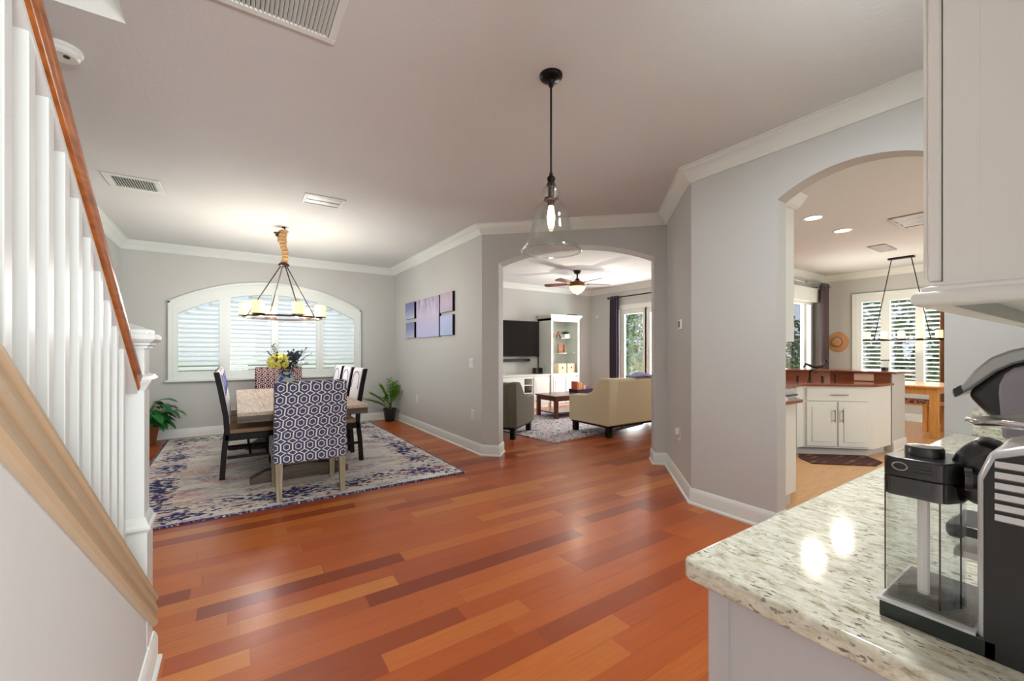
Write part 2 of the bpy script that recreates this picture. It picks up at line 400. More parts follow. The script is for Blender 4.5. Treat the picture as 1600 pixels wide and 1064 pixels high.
def arc(cx, half, spring, apex, n=24):
    rise = apex - spring; R = (half * half + rise * rise) / (2 * rise)
    zc = apex - R
    return [(cx + half * (2 * i / n - 1), zc + math.sqrt(R * R - (half * (2 * i / n - 1)) ** 2)) for i in range(n + 1)]
def arch_wall(name, p0, p1, nrm, th, s0, s1, spring, apex, h=H):
    p0, p1 = Vector((*p0, 0)), Vector((*p1, 0)); u = (p1 - p0); L = u.length; u.normalize()
    poly = [(0, 0), (s0, 0)] + arc((s0 + s1) / 2, (s1 - s0) / 2, spring, apex) + [(s1, 0), (L, 0), (L, h), (0, h)]
    return struct(MB().ext(poly, p0, u, (0, 0, 1), Vector((*nrm, 0)) * th).build(name, 'wall', smooth=25))
q2 = math.sqrt(.5)

# ------------------------------------------------------------------ the setting
LW, BW, RW, W4 = -1.27, 7.58, 2.46, 3.115
struct(MB().prism([(LW - .1, -6.1), (W4 + .07, -6.1), (W4 + .07, 2.0), (4.0, 2.85), (7.7, 2.85), (7.7, 7.85), (LW - .1, 7.85)], -.1, 0).build('floor_wood', 'floor', smooth=0))
struct(MB().prism([(W4 + .07, -2.1), (10.1, -2.1), (10.1, 3.7), (7.7, 3.7), (7.7, 2.85), (4.0, 2.85), (W4 + .07, 2.0)], -.1, 0).build('floor_kitchen', 'kfloor', smooth=0))
struct(MB().box(-.406, 10.1, -6.1, 7.85, H, H + .25).box(LW - .1, -.406, 2.55, 7.85, H, H + .25).build('ceiling', 'ceil', smooth=0))
struct(B(-30, 60, -30, 60, -.3, -.12).build('ground_lawn', 'grass', smooth=0))
# left wall (runs up into the stairwell) and stairwell upper walls
struct(B(LW - .12, LW, -6.1, BW + .15, 0, 5.2).build('wall_left', 'wall', smooth=0))
struct(MB().box(LW, -.406, 2.55, 2.67, H + .25, 5.2).box(-.406, -.29, -1.6, 2.67, H + .25, 5.2).box(LW, -.29, -1.72, -1.6, H + .25, 5.2).build('wall_stairwell', 'ceil', smooth=0))
struct(B(LW - .1, -.2, -1.8, 2.7, 5.2, 5.3).build('ceiling_stairwell', 'ceil', smooth=0))
# entry wall behind the camera with a wide opening added to admit fill light
m = MB().box(LW, -.95, -6.1, -5.98, 0, H).box(2.75, W4, -6.1, -5.98, 0, H).box(-.95, 2.75, -6.1, -5.98, 2.68, H)
struct(m.build('wall_entry', 'wall', smooth=0))
# dining back wall with arched window opening
WX0, WX1, WZ0, WSP, WAP = -.765, 1.857, .83, 1.945, 2.31
wcx, whw = (WX0 + WX1) / 2, (WX1 - WX0) / 2
ow = arc(wcx, whw - .02, WSP - .01, WAP - .02)
m = MB().box(LW, WX0 + .02, BW, BW + .15, 0, H).box(WX1 - .02, RW + .12, BW, BW + .15, 0, H).box(WX0 + .02, WX1 - .02, BW, BW + .15, 0, WZ0 + .02)
m.ext(ow + [(WX1 - .02, H), (WX0 + .02, H)], (0, BW, 0), (1, 0, 0), (0, 0, 1), (0, .15, 0))
struct(m.build('wall_back', 'wall', smooth=25))
struct(MB().prism([(RW, 4.32), (RW, BW), (RW + .12, BW), (RW + .12, 4.40)], 0, H).build('wall_dining_right', 'wall', smooth=0))
arch_wall('wall_living_arch', (RW, 4.32), (3.94, 2.84), (q2, q2), .24, .205, 1.962, 2.283, 2.45)
struct(MB().prism([(3.94, 2.84), (W4, 2.015), (W4 + .13, 1.96), (4.03, 2.75)], 0, H).build('wall_thermostat', 'wall', smooth=0))
arch_wall('wall_kitchen_arch', (W4, 2.015), (W4, -6.0), (1, 0), .13, 2.015 - 1.368, 2.015 - .555, 2.292, 2.414)
# living room shell
struct(B(RW + .12, 7.7, 7.69, 7.84, 0, H).build('wall_living_back', 'wall', smooth=0))
DY0, DY1, DZ = 5.2, 6.80, 2.255
struct(MB().box(7.55, 7.7, DY1, 7.69, 0, H).box(7.55, 7.7, 3.53, DY0, 0, H).box(7.55, 7.7, DY0, DY1, DZ, H).build('wall_living_right', 'wall', smooth=0))
struct(B(4.02, 5.2, 2.85, 2.97, 0, H).build('wall_kitchen_back', 'wall', smooth=0))
# nook shell: sliding door wall, shutter window wall
SX0, SX1, SZ = 7.9, 9.42, 2.20
struct(MB().box(7.7, SX0, 3.53, 3.68, 0, H).box(SX1, 10.1, 3.53, 3.68, 0, H).box(SX0, SX1, 3.53, 3.68, SZ, H).build('wall_nook_slider', 'wall', smooth=0))
NX = 9.97; NY0, NY1, NZ0, NZ1 = 1.25, 2.99, .60, 2.30
struct(MB().box(NX, NX + .13, NY1, 3.53, 0, H).box(NX, NX + .13, -2.1, NY0, 0, H).box(NX, NX + .13, NY0, NY1, 0, NZ0).box(NX, NX + .13, NY0, NY1, NZ1, H).build('wall_nook_window', 'wall', smooth=0))
struct(MB().box(W4 + .13, 5, -2.1, -2.0, 0, H).box(7.4, 10, -2.1, -2.0, 0, H).box(5, 7.4, -2.1, -2.0, 0, .95).box(5, 7.4, -2.1, -2.0, 2.25, H).build('wall_kitchen_far', 'wall', smooth=0))

CR = [(0, H - .115), (.012, H - .115), (.02, H - .10), (.03, H - .09), (.034, H - .078), (.05, H - .062), (.072, H - .035), (.084, H - .026), (.09, H - .014), (.104, H - .008), (.104, H), (0, H)]
def crown(name, path): return struct(MB().sweep(path, CR).build(name, 'white', smooth=30))
crown('trim_1', [(LW, 2.7), (LW, BW), (RW, BW), (RW, 4.32), (3.94, 2.84), (W4, 2.015), (W4, -2.9)])
crown('trim_2', [(3.3, 3.82), (RW + .12, 4.54), (RW + .12, 7.69), (7.55, 7.69), (7.55, 3.54)])
crown('trim_3', [(7.56, 3.53), (NX, 3.53), (NX, -1.9)])
BS = [(0, 0), (.028, 0), (.028, .012), (.02, .02), (.016, .022), (.016, .095), (.011, .115), (.005, .128), (0, .13)]
def base(name, path): return struct(MB().sweep(path, BS).build(name, 'white', smooth=30))
j = .24 * q2
a0 = (RW + .205 * q2, 4.32 - .205 * q2); a1 = (RW + 1.962 * q2, 4.32 - 1.962 * q2)
base('baseboard_dining', [(LW, 2.5), (LW, BW), (RW, BW), (RW, 4.32), a0, (a0[0] + j, a0[1] + j)])
base('baseboard_hall', [(a1[0] + j, a1[1] + j), a1, (3.94, 2.84), (W4, 2.015), (W4, 1.368), (W4 + .13, 1.368)])
base('baseboard_living', [(RW + .12, 4.6), (RW + .12, 7.69), (7.55, 7.69), (7.55, DY1 + .06)])
base('baseboard_nook', [(SX1 + .05, 3.53), (NX, 3.53), (NX, -1.9)])

# ------------------------------------------------------------------ dining window with plantation shutters
def louvers(mb, a0, a1, b, z0, ztop, pitch, wid, tilt, axis, clip=None):
    z = z0 + pitch * .6
    while z < ztop:
        lo, hi = a0, a1
        if clip:
            r = clip(z + .02)
            if r is None: break
            lo, hi = max(lo, r[0]), min(hi, r[1])
        if hi - lo > .05:
            c, s_ = math.cos(tilt) * wid / 2, math.sin(tilt) * wid / 2
            mid = (lo + hi) / 2; hl = (hi - lo) / 2 - .004
            nrm = Vector((0, math.sin(tilt), math.cos(tilt)))
            if axis == 'x': mb.obox((mid, b, z), (hl, 0, 0), (0, c, -s_), (0, s_ / wid * .008, c / wid * .008))
            else: mb.obox((b, mid, z), (0, hl, 0), (c, 0, -s_), (s_ / wid * .008, 0, c / wid * .008))
        z += pitch
win = struct(bpy.data.objects.new('window_1', None)); COL.objects.link(win)
iR = arc(wcx, 1.205, 1.775, 2.12); Rr = 1.205; rise = 2.12 - 1.775; Ri = (Rr * Rr + rise * rise) / (2 * rise); zci = 2.12 - Ri
zin = lambda x: zci + math.sqrt(max(0, Ri * Ri - (x - wcx) ** 2))
Ro = (whw ** 2 + (WAP - WSP) ** 2) / (2 * (WAP - WSP)); zco = WAP - Ro
zout = lambda x: zco + math.sqrt(max(0, Ro * Ro - (x - wcx) ** 2))
fy0, fy1 = BW - .028, BW + .05
panes = [(-.66, -.172), (-.04, .50), (.592, 1.147), (1.252, 1.752)]
m = MB()
m.box(WX0, WX1, fy0, fy1, WZ0, .943)
edges = [WX0] + [v for p in panes for v in p] + [WX1]
for i in range(0, len(edges), 2):
    x0, x1 = edges[i], edges[i + 1]
    m.ext([(x0, .943), (x1, .943), (x1, zin(x1)), (x0, zin(x0))], (0, fy0, 0), (1, 0, 0), (0, 0, 1), (0, fy1 - fy0, 0))
xs_ = [WX0 + (WX1 - WX0) * i / 48 for i in range(49)]
for u, w in zip(xs_[:-1], xs_[1:]):
    m.ext([(u, zin(u)), (w, zin(w)), (w, zout(w)), (u, zout(u))], (0, fy0, 0), (1, 0, 0), (0, 0, 1), (0, fy1 - fy0, 0))
m.build('shutter_frame', 'white', win, smooth=0)
# raised outer moulding and sill
m = MB(); ol = [(x, zout(x)) for x in xs_]
for o0, o1, d in ((0, .028, .05), (.055, .066, .036)):
    for (u, zu), (w, zw) in zip(ol[:-1], ol[1:]):
        m.ext([(u, zu - o1), (w, zw - o1), (w, zw - o0), (u, zu - o0)], (0, BW - d, 0), (1, 0, 0), (0, 0, 1), (0, d - .02, 0))
    m.box(WX0 + o0, WX0 + o1, BW - d, BW - .02, WZ0, zout(WX0) - o0).box(WX1 - o1, WX1 - o0, BW - d, BW - .02, WZ0, zout(WX1) - o0)
for x0, x1 in zip((-.172, .50, 1.147), (-.04, .592, 1.252)):
    c = (x0 + x1) / 2; m.box(c - .007, c + .007, BW - .034, BW - .02, .86, zin(c) + .05)
m.build('frame_moulding', 'white', win, smooth=0)
MB().box(WX0 - .03, WX1 + .03, BW - .075, BW - .0, WZ0 - .028, WZ0).build('window_sill', 'white', win, bevel=.006)
def clipf(z):
    if z >= 2.12: return None
    h = math.sqrt(max(0, Ri * Ri - (z - zci) ** 2)); return (wcx - h, wcx + h)
for x0, x1 in panes:
    m = MB(); louvers(m, x0, x1, BW + .02, .943, 2.115, .068, .076, math.radians(-36), 'x', clipf)
    m.build('louver_set', 'white', win, smooth=0)
m = MB(); m.ext([(WX0 + .02, WZ0 + .02), (WX1 - .02, WZ0 + .02)] + arc(wcx, whw - .02, WSP - .01, WAP - .02)[::-1], (0, BW + .11, 0), (1, 0, 0), (0, 0, 1), (0, .006, 0))
m.build('window_pane', 'pane', win, smooth=0)

# ------------------------------------------------------------------ stairs
SXP = -.27                                    # face of the knee wall
zb = lambda Y: .146 + (2.184 - Y) * .7326     # lower edge of the skirt
YT = -1.2
struct(MB().ext([(2.184, 0), (2.184, zb(2.184) + .01), (YT, zb(YT) + .01), (YT, 0)], (SXP - .11, 0, 0), (0, 1, 0), (0, 0, 1), (.11, 0, 0)).build('wall_stair', 'wall', smooth=0))
struct(MB().sweep([(SXP, YT), (SXP, 2.184), (SXP - .11, 2.184)], BS, side=1).build('baseboard_stair', 'white', smooth=30))
st = thing('staircase', 'carpet-free staircase rising behind the white balusters', 'stairs', (0, 0, 0))
for i in range(12):
    y1 = 2.12 - .26 * i
    MB().box(LW + .004, SXP - .116, y1 - .26, y1, .19 * i, .19 * i + .165).build('riser_block', 'white', st, smooth=0)
    MB().box(LW + .004, SXP - .116, y1 - .26, y1 + .025, .19 * i + .165, .19 * (i + 1)).build('tread', 'floor', st, bevel=.006)
rl = thing('stair_railing', 'white stair railing with brown handrail and square newel post', 'railing')
# skirt: moulded board following the slope
d = Vector((0, -1, .7326)).normalized(); upv = Vector((0, .7326, 1)).normalized(); L = (2.184 - YT) / abs(d.y)
hh = .117 * abs(d.y)
m = MB(); o = Vector((SXP, 2.184, zb(2.184)))
prof = [(-.115, 0), (0, 0), (.012, .002), (.018, .010), (.018, .020), (.010, .026), (.010, .044), (.017, .048), (.017, .064), (.012, .070), (.012, hh - .012), (.02, hh - .008), (.02, hh), (-.115, hh)]
m.ext(prof, o, (1, 0, 0), upv, d * L)
b_ = m.v                                      # plumb cut at the foot
for i, (x, y, z) in enumerate(b_):
    if y > 2.0 and z < 1: 
        tt = (y - 2.184) / abs(d.y); b_[i] = (x, 2.184, z + tt * d.z)
m.build('stringer', 'taupe', rl, smooth=0)
zr = lambda Y: 1.813 - .7356 * (Y - 1.073)    # underside of the rail
zs = lambda Y: .261 + (2.184 - Y) * .7326
bx = SXP - .027
bal = None
for i in range(11):
    y0 = .885 + .0941 * i
    MB().ext([(y0, zs(y0) - .03), (y0 + .03, zs(y0 + .03) - .03), (y0 + .03, zr(y0 + .03) + .005), (y0, zr(y0) + .005)], (bx - .032, 0, 0), (0, 1, 0), (0, 0, 1), (.032, 0, 0)).build('baluster', 'railwhite', rl, bevel=.002, smooth=0)
dr = Vector((0, -1, .7356)).normalized(); ur = Vector((0, .7356, 1)).normalized()
cx_ = bx - .016; y0 = 2.05; Lr = 2.6
MB().ext([(-.018, 0), (.018, 0), (.018, .012), (-.018, .012)], (cx_, y0, zr(y0)), (1, 0, 0), ur, dr * Lr).build('rail_fillet', 'railwhite', rl, smooth=0)
MB().ext([(-.02, .012), (.02, .012), (.026, .018), (.026, .026), (.03, .032), (.033, .046), (.028, .058), (.016, .064), (-.016, .064), (-.028, .058), (-.033, .046), (-.03, .032), (-.026, .026), (-.026, .018)], (cx_, y0, zr(y0)), (1, 0, 0), ur, dr * Lr).build('handrail', 'rail', rl, smooth=50)
# newel post
nx, ny = SXP - .065, 2.118
m = MB(); sq = lambda h, z0, z1: m.box(nx - h, nx + h, ny - h, ny + h, z0, z1)
sq(.0665, 0, .60); sq(.0575, .60, 1.32)
np_ = m.build('newel_post', 'railwhite', rl, bevel=.003, smooth=0)
def collar(z, prof):
    m = MB(); P = [(nx - .0575, ny - .0575), (nx + .0575, ny - .0575), (nx + .0575, ny + .0575), (nx - .0575, ny + .0575)]
    n = len(prof)
    for a, zz in prof:
        h = .0575 + a; m.v += [(nx - h, ny - h, z + zz), (nx + h, ny - h, z + zz), (nx + h, ny + h, z + zz), (nx - h, ny + h, z + zz)]
    for k in range(n - 1):
        for e in range(4): m.f.append((k * 4 + e, k * 4 + (e + 1) % 4, (k + 1) * 4 + (e + 1) % 4, (k + 1) * 4 + e)); m.mi.append(0)
    m.f.append((3, 2, 1, 0)); m.mi.append(0); m.f.append(tuple(range((n - 1) * 4, n * 4))); m.mi.append(0)
    return m
collar(.575, [(-.01, 0), (.012, 0), (.02, .012), (.02, .022), (.012, .03), (.008, .045), (.002, .056), (-.01, .056)]).build('newel_collar', 'railwhite', np_, smooth=0)
collar(1.105, [(-.01, 0), (.004, 0), (.010, .014), (.02, .03), (.024, .04), (.016, .052), (.002, .06), (-.01, .06)]).build('newel_collar', 'railwhite', np_, smooth=0)
collar(1.262, [(-.01, 0), (.01, .0), (.01, .008), (.018, .012), (.018, .02), (.026, .024), (.034, .034), (.034, .046), (.028, .054), (.014, .056), (.014, .07), (-.057, .098)]).build('newel_cap', 'railwhite', np_, smooth=0)

# ------------------------------------------------------------------ ceiling fittings
def slat_vent(name, label, x0, x1, y0, y1, n, axis, rim=.03, dark='dgrey', cover=.36, smat='white'):
    t = thing(name, label, 'vent', ((x0 + x1) / 2, (y0 + y1) / 2, H))
    hx, hy = (x1 - x0) / 2, (y1 - y0) / 2
    m = MB().box(-hx, hx, -hy, -hy + rim, -.012, 0).box(-hx, hx, hy - rim, hy, -.012, 0).box(-hx, -hx + rim, -hy + rim, hy - rim, -.012, 0).box(hx - rim, hx, -hy + rim, hy - rim, -.012, 0)
    m.build('frame', smat, t, bevel=.004)
    MB().box(-hx + rim, hx - rim, -hy + rim, hy - rim, -.002, 0).build('backing', dark, t, smooth=0)
    m = MB()
    for i in range(n):
        if axis == 'y':
            c = -hx + rim + (2 * hx - 2 * rim) * (i + .5) / n; w = (2 * hx - 2 * rim) / n
            m.obox((c, 0, -.007), (w * cover, 0, -.005), (0, hy - rim, 0), (.0006, 0, .001))
        else:
            c = -hy + rim + (2 * hy - 2 * rim) * (i + .5) / n; w = (2 * hy - 2 * rim) / n
            m.obox((0, c, -.007), (hx - rim, 0, 0), (0, w * cover, -.005), (0, .0006, .001))
    m.build('slats', smat, t, smooth=0)
    return t
slat_vent('return_air_grille', 'large white return air grille in the ceiling near the top edge', -.25, .405, 1.55, 2.15, 34, 'y', .035)
slat_vent('ceiling_vent', 'slatted white ceiling vent beside the stair handrail', -.92, -.54, 4.76, 5.12, 16, 'y', .045)
v2 = slat_vent('ceiling_vent', 'shallow white two-blade ceiling vent above the dining table front', .56, .93, 4.34, 4.63, 2, 'x', .03, 'dgrey', .24)
slat_vent('ceiling_vent', 'small grey slatted vent in kitchen ceiling beyond the two recessed lights', 7.55, 8.1, 1.93, 2.13, 4, 'y', .02, 'dgrey', .28, 'ventgrey')
slat_vent('ceiling_vent', 'long grey vent in kitchen ceiling cut by the upper cabinet', 6.15, 6.75, 1.1, 1.55, 3, 'y', .02, 'dgrey', .30, 'ventgrey')
t = thing('smoke_detector', 'round white smoke detector on the ceiling above handrail', 'smoke detector', (-.70, 2.93, H))
MB().lathe([(.075, 0), (.075, -.014), (.068, -.02), (.066, -.036), (.055, -.046), (.001, -.048)], 28).build('housing', 'white', t)
MB().lathe([(.012, -.047), (.012, -.052), (.001, -.053)], 12, (.02, -.02, 0)).build('test_button', 'dgrey', t)
for i, (x, y, lb) in enumerate(((5.40, 1.995, 'recessed kitchen ceiling light nearer the arch'), (6.28, 2.01, 'recessed kitchen ceiling light farther from the arch'))):
    t = thing('recessed_light', lb, 'light', (x, y, H), group=None)
    MB().lathe([(.1, 0), (.1, -.006), (.08, -.008), (.078, -.002), (.078, 0)], 28, cap=False).build('trim_ring', 'white', t)
    MB().lathe([(.079, -.001), (.079, -.003), (.001, -.003)], 28).build('lamp', 'can', t)
    area('recessed_light_beam', (x, y, H - .02), (x, y, 0), .14, .14, 4, (1, .9, .78))

for x, y, lb, pw in ((1.75, .70, 'added ceiling fill light above the granite counter, out of view', 12), (.9, -1.6, 'added ceiling fill light near the entry, out of view', 15)):  # unseen fixtures added to brighten the hall walls and floor
    t = thing('recessed_light', lb, 'light', (x, y, H))
    MB().lathe([(.1, 0), (.1, -.006), (.08, -.008), (.078, -.002), (.078, 0)], 28, cap=False).build('trim_ring', 'white', t)
    MB().lathe([(.079, -.001), (.079, -.003), (.001, -.003)], 28).build('lamp', 'can', t)
    area('recessed_light_beam', (x, y, H - .02), (x, y, 0), .15, .15, pw, (.93, .98, 1))

# pendant lamp in the hall
px, py = 1.427, 1.752
t = thing('pendant_lamp', 'clear glass bell pendant lamp on a thin black cord', 'lamp', (px, py, H))
MB().lathe([(.062, 0), (.062, -.01), (.058, -.016), (.048, -.024), (.02, -.03), (.014, -.045), (.012, -.06), (.001, -.062)], 28).build('canopy', 'black', t)
zt = 1.255 + (547 - 272) / 650 * 2.25 - H      # top of the finial
MB().tube([(0, 0, -.05), (0, 0, zt)], .0055, 8).build('cord', 'black', t)
zf = lambda y: 1.255 + (547 - y) / 650 * 2.25 - H
MB().lathe([(.004, zf(268)), (.010, zf(271)), (.010, zf(274)), (.02, zf(277)), (.024, zf(280)), (.018, zf(284)), (.022, zf(287)), (.026, zf(290)), (.001, zf(291))][::-1], 20).build('finial', 'black', t)
gp = [(.022, 287), (.03, 291), (.046, 296), (.05, 303), (.046, 308), (.042, 311), (.055, 316), (.078, 322), (.092, 332), (.1, 345), (.107, 358), (.118, 370), (.135, 380), (.152, 387), (.163, 392), (.160, 394)]
outer = [(r, zf(y)) for r, y in gp]; inner = [(r - .004, zf(y)) for r, y in gp][::-1]
MB().lathe(outer + inner, 40, cap=False).build('glass_shade', 'pendantglass', t, smooth=60)
MB().tube([(.161 * math.cos(a * PI / 20), .161 * math.sin(a * PI / 20), zf(393)) for a in range(40)], .004, 8, True).build('glass_rim', 'pendantglass', t)
MB().lathe([(.016, zf(291)), (.016, zf(308)), (.038, zf(310)), (.04, zf(313)), (.022, zf(315)), (.018, zf(322)), (.001, zf(323))], 20).build('socket', 'bronze', t)
MB().lathe([(.012, zf(321)), (.016, zf(328)), (.021, zf(338)), (.018, zf(348)), (.008, zf(356)), (.001, zf(357))], 16).build('bulb', 'bulb', t)
point('pendant_glow', (px, py, H + zf(338)), 14, (1, .98, .94), .012)

# dining chandelier
cxx, cyy = .505, 5.712
t = thing('chandelier', 'ring chandelier with lit candle shades and a burlap chain sleeve', 'chandelier', (cxx, cyy, 0))
MB().lathe([(.02, 2.30), (.05, 2.30), (.062, 2.285), (.06, 2.272), (.04, 2.262), (.001, 2.262)][::-1], 20).build('hub', 'bronze', t)
m = MB(); pts = []
prf = []
for i in range(26):
    z = 2.30 + i * .4 / 25; prf.append((.026 + .016 * abs(math.sin(i * 1.9)) + (.012 if i > 15 else 0), z))
m.lathe(prf, 14)
for i, (x, y, z) in enumerate(m.v):
    w = .018 * math.sin((z - 2.3) * 16); m.v[i] = (x + w + random.uniform(-.004, .004), y + random.uniform(-.004, .004), z)
m.build('chain_sleeve', 'burlap', t)
MB().tube([(0, 0, 2.68), (.012, 0, 2.715), (0, 0, H)], .007, 8).lathe([(.02, H - .012), (.02, H)], 12).build('ceiling_hook', 'bronze', t)
MB().lathe([(.018, 2.62), (.018, 2.64), (.04, 2.66), (.038, 2.665), (.001, 2.66)], 12, (-.07, 0, 0)).build('loose_canopy', 'bronze', t)
R_ = .40
m = MB(); seg = 48
m.lathe([(R_ - .022, 1.635), (R_ + .022, 1.635), (R_ + .022, 1.655), (R_ - .022, 1.655), (R_ - .022, 1.635)], 48, cap=False); m.build('ring', 'bronze', t)
for kk in range(4):
    a = math.radians(20 + 90 * kk)
    MB().tube([(.035 * math.cos(a), .035 * math.sin(a), 2.27), (R_ * math.cos(a), R_ * math.sin(a), 1.65)], .0065, 6).build('support_rod', 'bronze', t)
for kk in range(6):
    a = math.radians(166 + 60 * kk); x, y = R_ * math.cos(a), R_ * math.sin(a)
    MB().lathe([(.03, 1.655), (.07, 1.66), (.07, 1.668), (.001, 1.668)], 20, (x, y, 0)).build('candle_cup', 'bronze', t)
    point('chandelier_candle_glow', (cxx + x, cyy + y, 1.83), 3, (1, .97, .93), .02)
    point('chandelier_down_fill', (cxx + x * .9, cyy + y * .9, 1.60), 2.4, (1, .97, .93), .012)  # added fill below the ring for table and rug, no bulb there
    MB().lathe([(.06, 1.668), (.062, 1.675), (.062, 1.80), (.058, 1.806), (.052, 1.79), (.001, 1.785)], 20, (x, y, 0)).build('candle_shade', 'candle', t)

# ------------------------------------------------------------------ dining furniture
rug = MB().box(-1.37, 1.37, -1.83, 1.83, 0, .012).build('area_rug', 'rug', smooth=0, bevel=.004, loc=(.605, 5.625, 0))
tag(rug, 'large distressed cream rug with navy border under the dining table', 'rug')
RZ = .012
t = thing('dining_table', 'weathered wood trestle dining table on the distressed rug', 'table', (.555, 5.37, RZ))
hw, hl = .53, 1.23; zt = .73 - RZ
m = MB()
for i in range(5):
    x0 = -hw + 2 * hw * i / 5; m.box(x0 + .001, x0 + 2 * hw / 5 - .001, -hl + .12, hl - .12, zt - .03, zt)
for s_ in (-1, 1): m.box(-hw, hw, s_ * (hl - .06) - .0595, s_ * (hl - .06) + .0595, zt - .03, zt)
m.build('tabletop', 'tablewood', t, bevel=.002, smooth=0)
MB().box(-hw, hw, -hl, -hl + .05, zt - .085, zt - .03).box(-hw, hw, hl - .05, hl, zt - .085, zt - .03).box(-hw, -hw + .05, -hl + .05, hl - .05, zt - .085, zt - .03).box(hw - .05, hw, -hl + .05, hl - .05, zt - .085, zt - .03).build('apron', 'tablebase', t, smooth=0)
for s_ in (-1, 1):
    y = s_ * .80
    MB().ext([(-.43, 0), (.43, 0), (.43, .05), (.3, .11), (.1, .135), (-.1, .135), (-.3, .11), (-.43, .05)], (0, y - .05, 0), (1, 0, 0), (0, 0, 1), (0, .1, 0)).build('trestle_foot', 'tablebase', t, bevel=.006, smooth=0)
    MB().box(-.16, .16, y - .055, y + .055, .135, zt - .09).build('trestle_post', 'tablebase', t, bevel=.008, smooth=0)
    MB().box(-.40, .40, y - .05, y + .05, zt - .09, zt - .03).build('trestle_cap', 'tablebase', t, smooth=0)
MB().box(-.03, .03, -.75, .75, .18, .27).build('stretcher', 'tablebase', t, smooth=0)

def parsons(name, label, loc, rz, fab, w=.56, top=.985):
    t = thing(name, label, 'chair', loc, rz)
    # local: chair faces +Y, back at y=0
    m = MB(); hw = w / 2; n = 10
    # gently reclined slip-covered back with rolled ears
    sec = [(-.03, .30), (.07, .30), (.07, .5), (.05, .75), (.045, top - .03), (.02, top), (-.045, top), (-.075, top - .03), (-.06, .75), (-.03, .5)]
    m.ext(sec, (-hw, 0, 0), (0, 1, 0), (0, 0, 1), (w, 0, 0)); m.build('backrest', fab, t, bevel=.018, seg=3, smooth=50)
    MB().box(-hw - .006, hw + .006, .04, .50, .29, .47).build('seat', fab, t, bevel=.03, seg=3, smooth=50)
    for sx in (-1, 1):
        for yy, tap in ((-.005, -.03), (.45, 0)):
            c = sx * (hw - .035)
            mm = MB(); h0, h1 = .02, .027
            mm.add([(c - h0, yy + tap - h0, 0), (c + h0, yy + tap - h0, 0), (c + h0, yy + tap + h0, 0), (c - h0, yy + tap + h0, 0), (c - h1, yy - h1, .31), (c + h1, yy - h1, .31), (c + h1, yy + h1, .31), (c - h1, yy + h1, .31)],
                   [(0, 3, 2, 1), (4, 5, 6, 7), (0, 1, 5, 4), (1, 2, 6, 5), (2, 3, 7, 6), (3, 0, 4, 7)])
            mm.build('leg', 'legwood', t, smooth=0, bevel=.003)
    return t
parsons('parsons_chair', 'navy lattice slip-covered chair at the near end of the table', (.555, 3.92, RZ), 0, 'navylat')
parsons('parsons_chair', 'maroon lattice slip-covered chair at the far end of the table', (.555, 6.99, RZ), PI, 'redlat', .6, 1.0)

def side_chair(label, loc, rz):
    t = thing('dining_chair', label, 'chair', loc, rz, 'dining side chairs along the table')
    # faces +Y; back at y=0, width .46; post leans back
    W2 = .23
    for sx in (-1, 1):
        x = sx * (W2 - .02)
        pts = [(-.02, 0), (-.005, .25), (.02, .44), (.01, .6), (-.03, .85), (-.065, 1.03)]
        m = MB(); wd = .024
        poly = [(y - wd, z) for y, z in pts] + [(y + wd * .9, z) for y, z in pts[::-1]]
        m.ext(poly, (x - .02, 0, 0), (0, 1, 0), (0, 0, 1), (.04, 0, 0)); m.build('back_post', 'darkwood', t, bevel=.004, smooth=40)
        mm = MB().box(x - .022, x + .022, .40, .444, 0, .42); mm.build('front_leg', 'darkwood', t, bevel=.003, smooth=0)
        MB().box(x - .012, x + .012, .02, .41, .19, .215).build('side_stretcher', 'darkwood', t, smooth=0)
    MB().box(-W2 + .03, W2 - .03, .20, .222, .20, .222).build('cross_stretcher', 'darkwood', t, smooth=0)
    MB().box(-W2, W2, .0, .45, .37, .43).build('seat_frame', 'darkwood', t, bevel=.004, smooth=0)
    MB().box(-W2 + .005, W2 - .005, .03, .465, .43, .475).build('seat_cushion', 'tanseat', t, bevel=.014, seg=3, smooth=50)
    m = MB(); sec = [(.045, .52), (.035, .62), (-.002, .85), (-.03, 1.0), (-.045, 1.035), (-.075, 1.035), (-.06, .95), (-.04, .85), (-.005, .62), (.005, .52)]
    m.ext(sec, (-W2 + .04, 0, 0), (0, 1, 0), (0, 0, 1), (2 * W2 - .08, 0, 0)); up = m.build('back_pad', 'whitefab', t, bevel=.008, seg=2, smooth=50)
    # blue curved stripe near the top of the pad
    m = MB()
    pts = [(-.15, .80), (-.145, .9), (-.12, .955), (-.06, .985), (0, .992), (.06, .985), (.12, .955), (.145, .9), (.15, .80)]
    yy = lambda z: .038 - (z - .62) * (.037 / .23) if z < .85 else -.002 - (z - .85) * (.028 / .15)
    m.tube([(x, yy(z) + .0, z) for x, z in pts], .006, 6); m.build('piping', 'bluefab', up)
    return t
first = None
for nm, x, rz, side in (('l', -.07, -PI / 2, 'stair side'), ('r', 1.18, PI / 2, 'wall side')):
    for i, y in enumerate((5.07, 5.62, 6.17)):
        lb = 'dark wood dining chair with white back, %s of table, %s' % (side, ('closest to navy lattice chair', 'middle of the three', 'closest to maroon lattice chair')[i])
        if first is None: first = side_chair(lb, (x, y, RZ), rz)
        else: dup(first, (x, y, RZ), rz, lb)

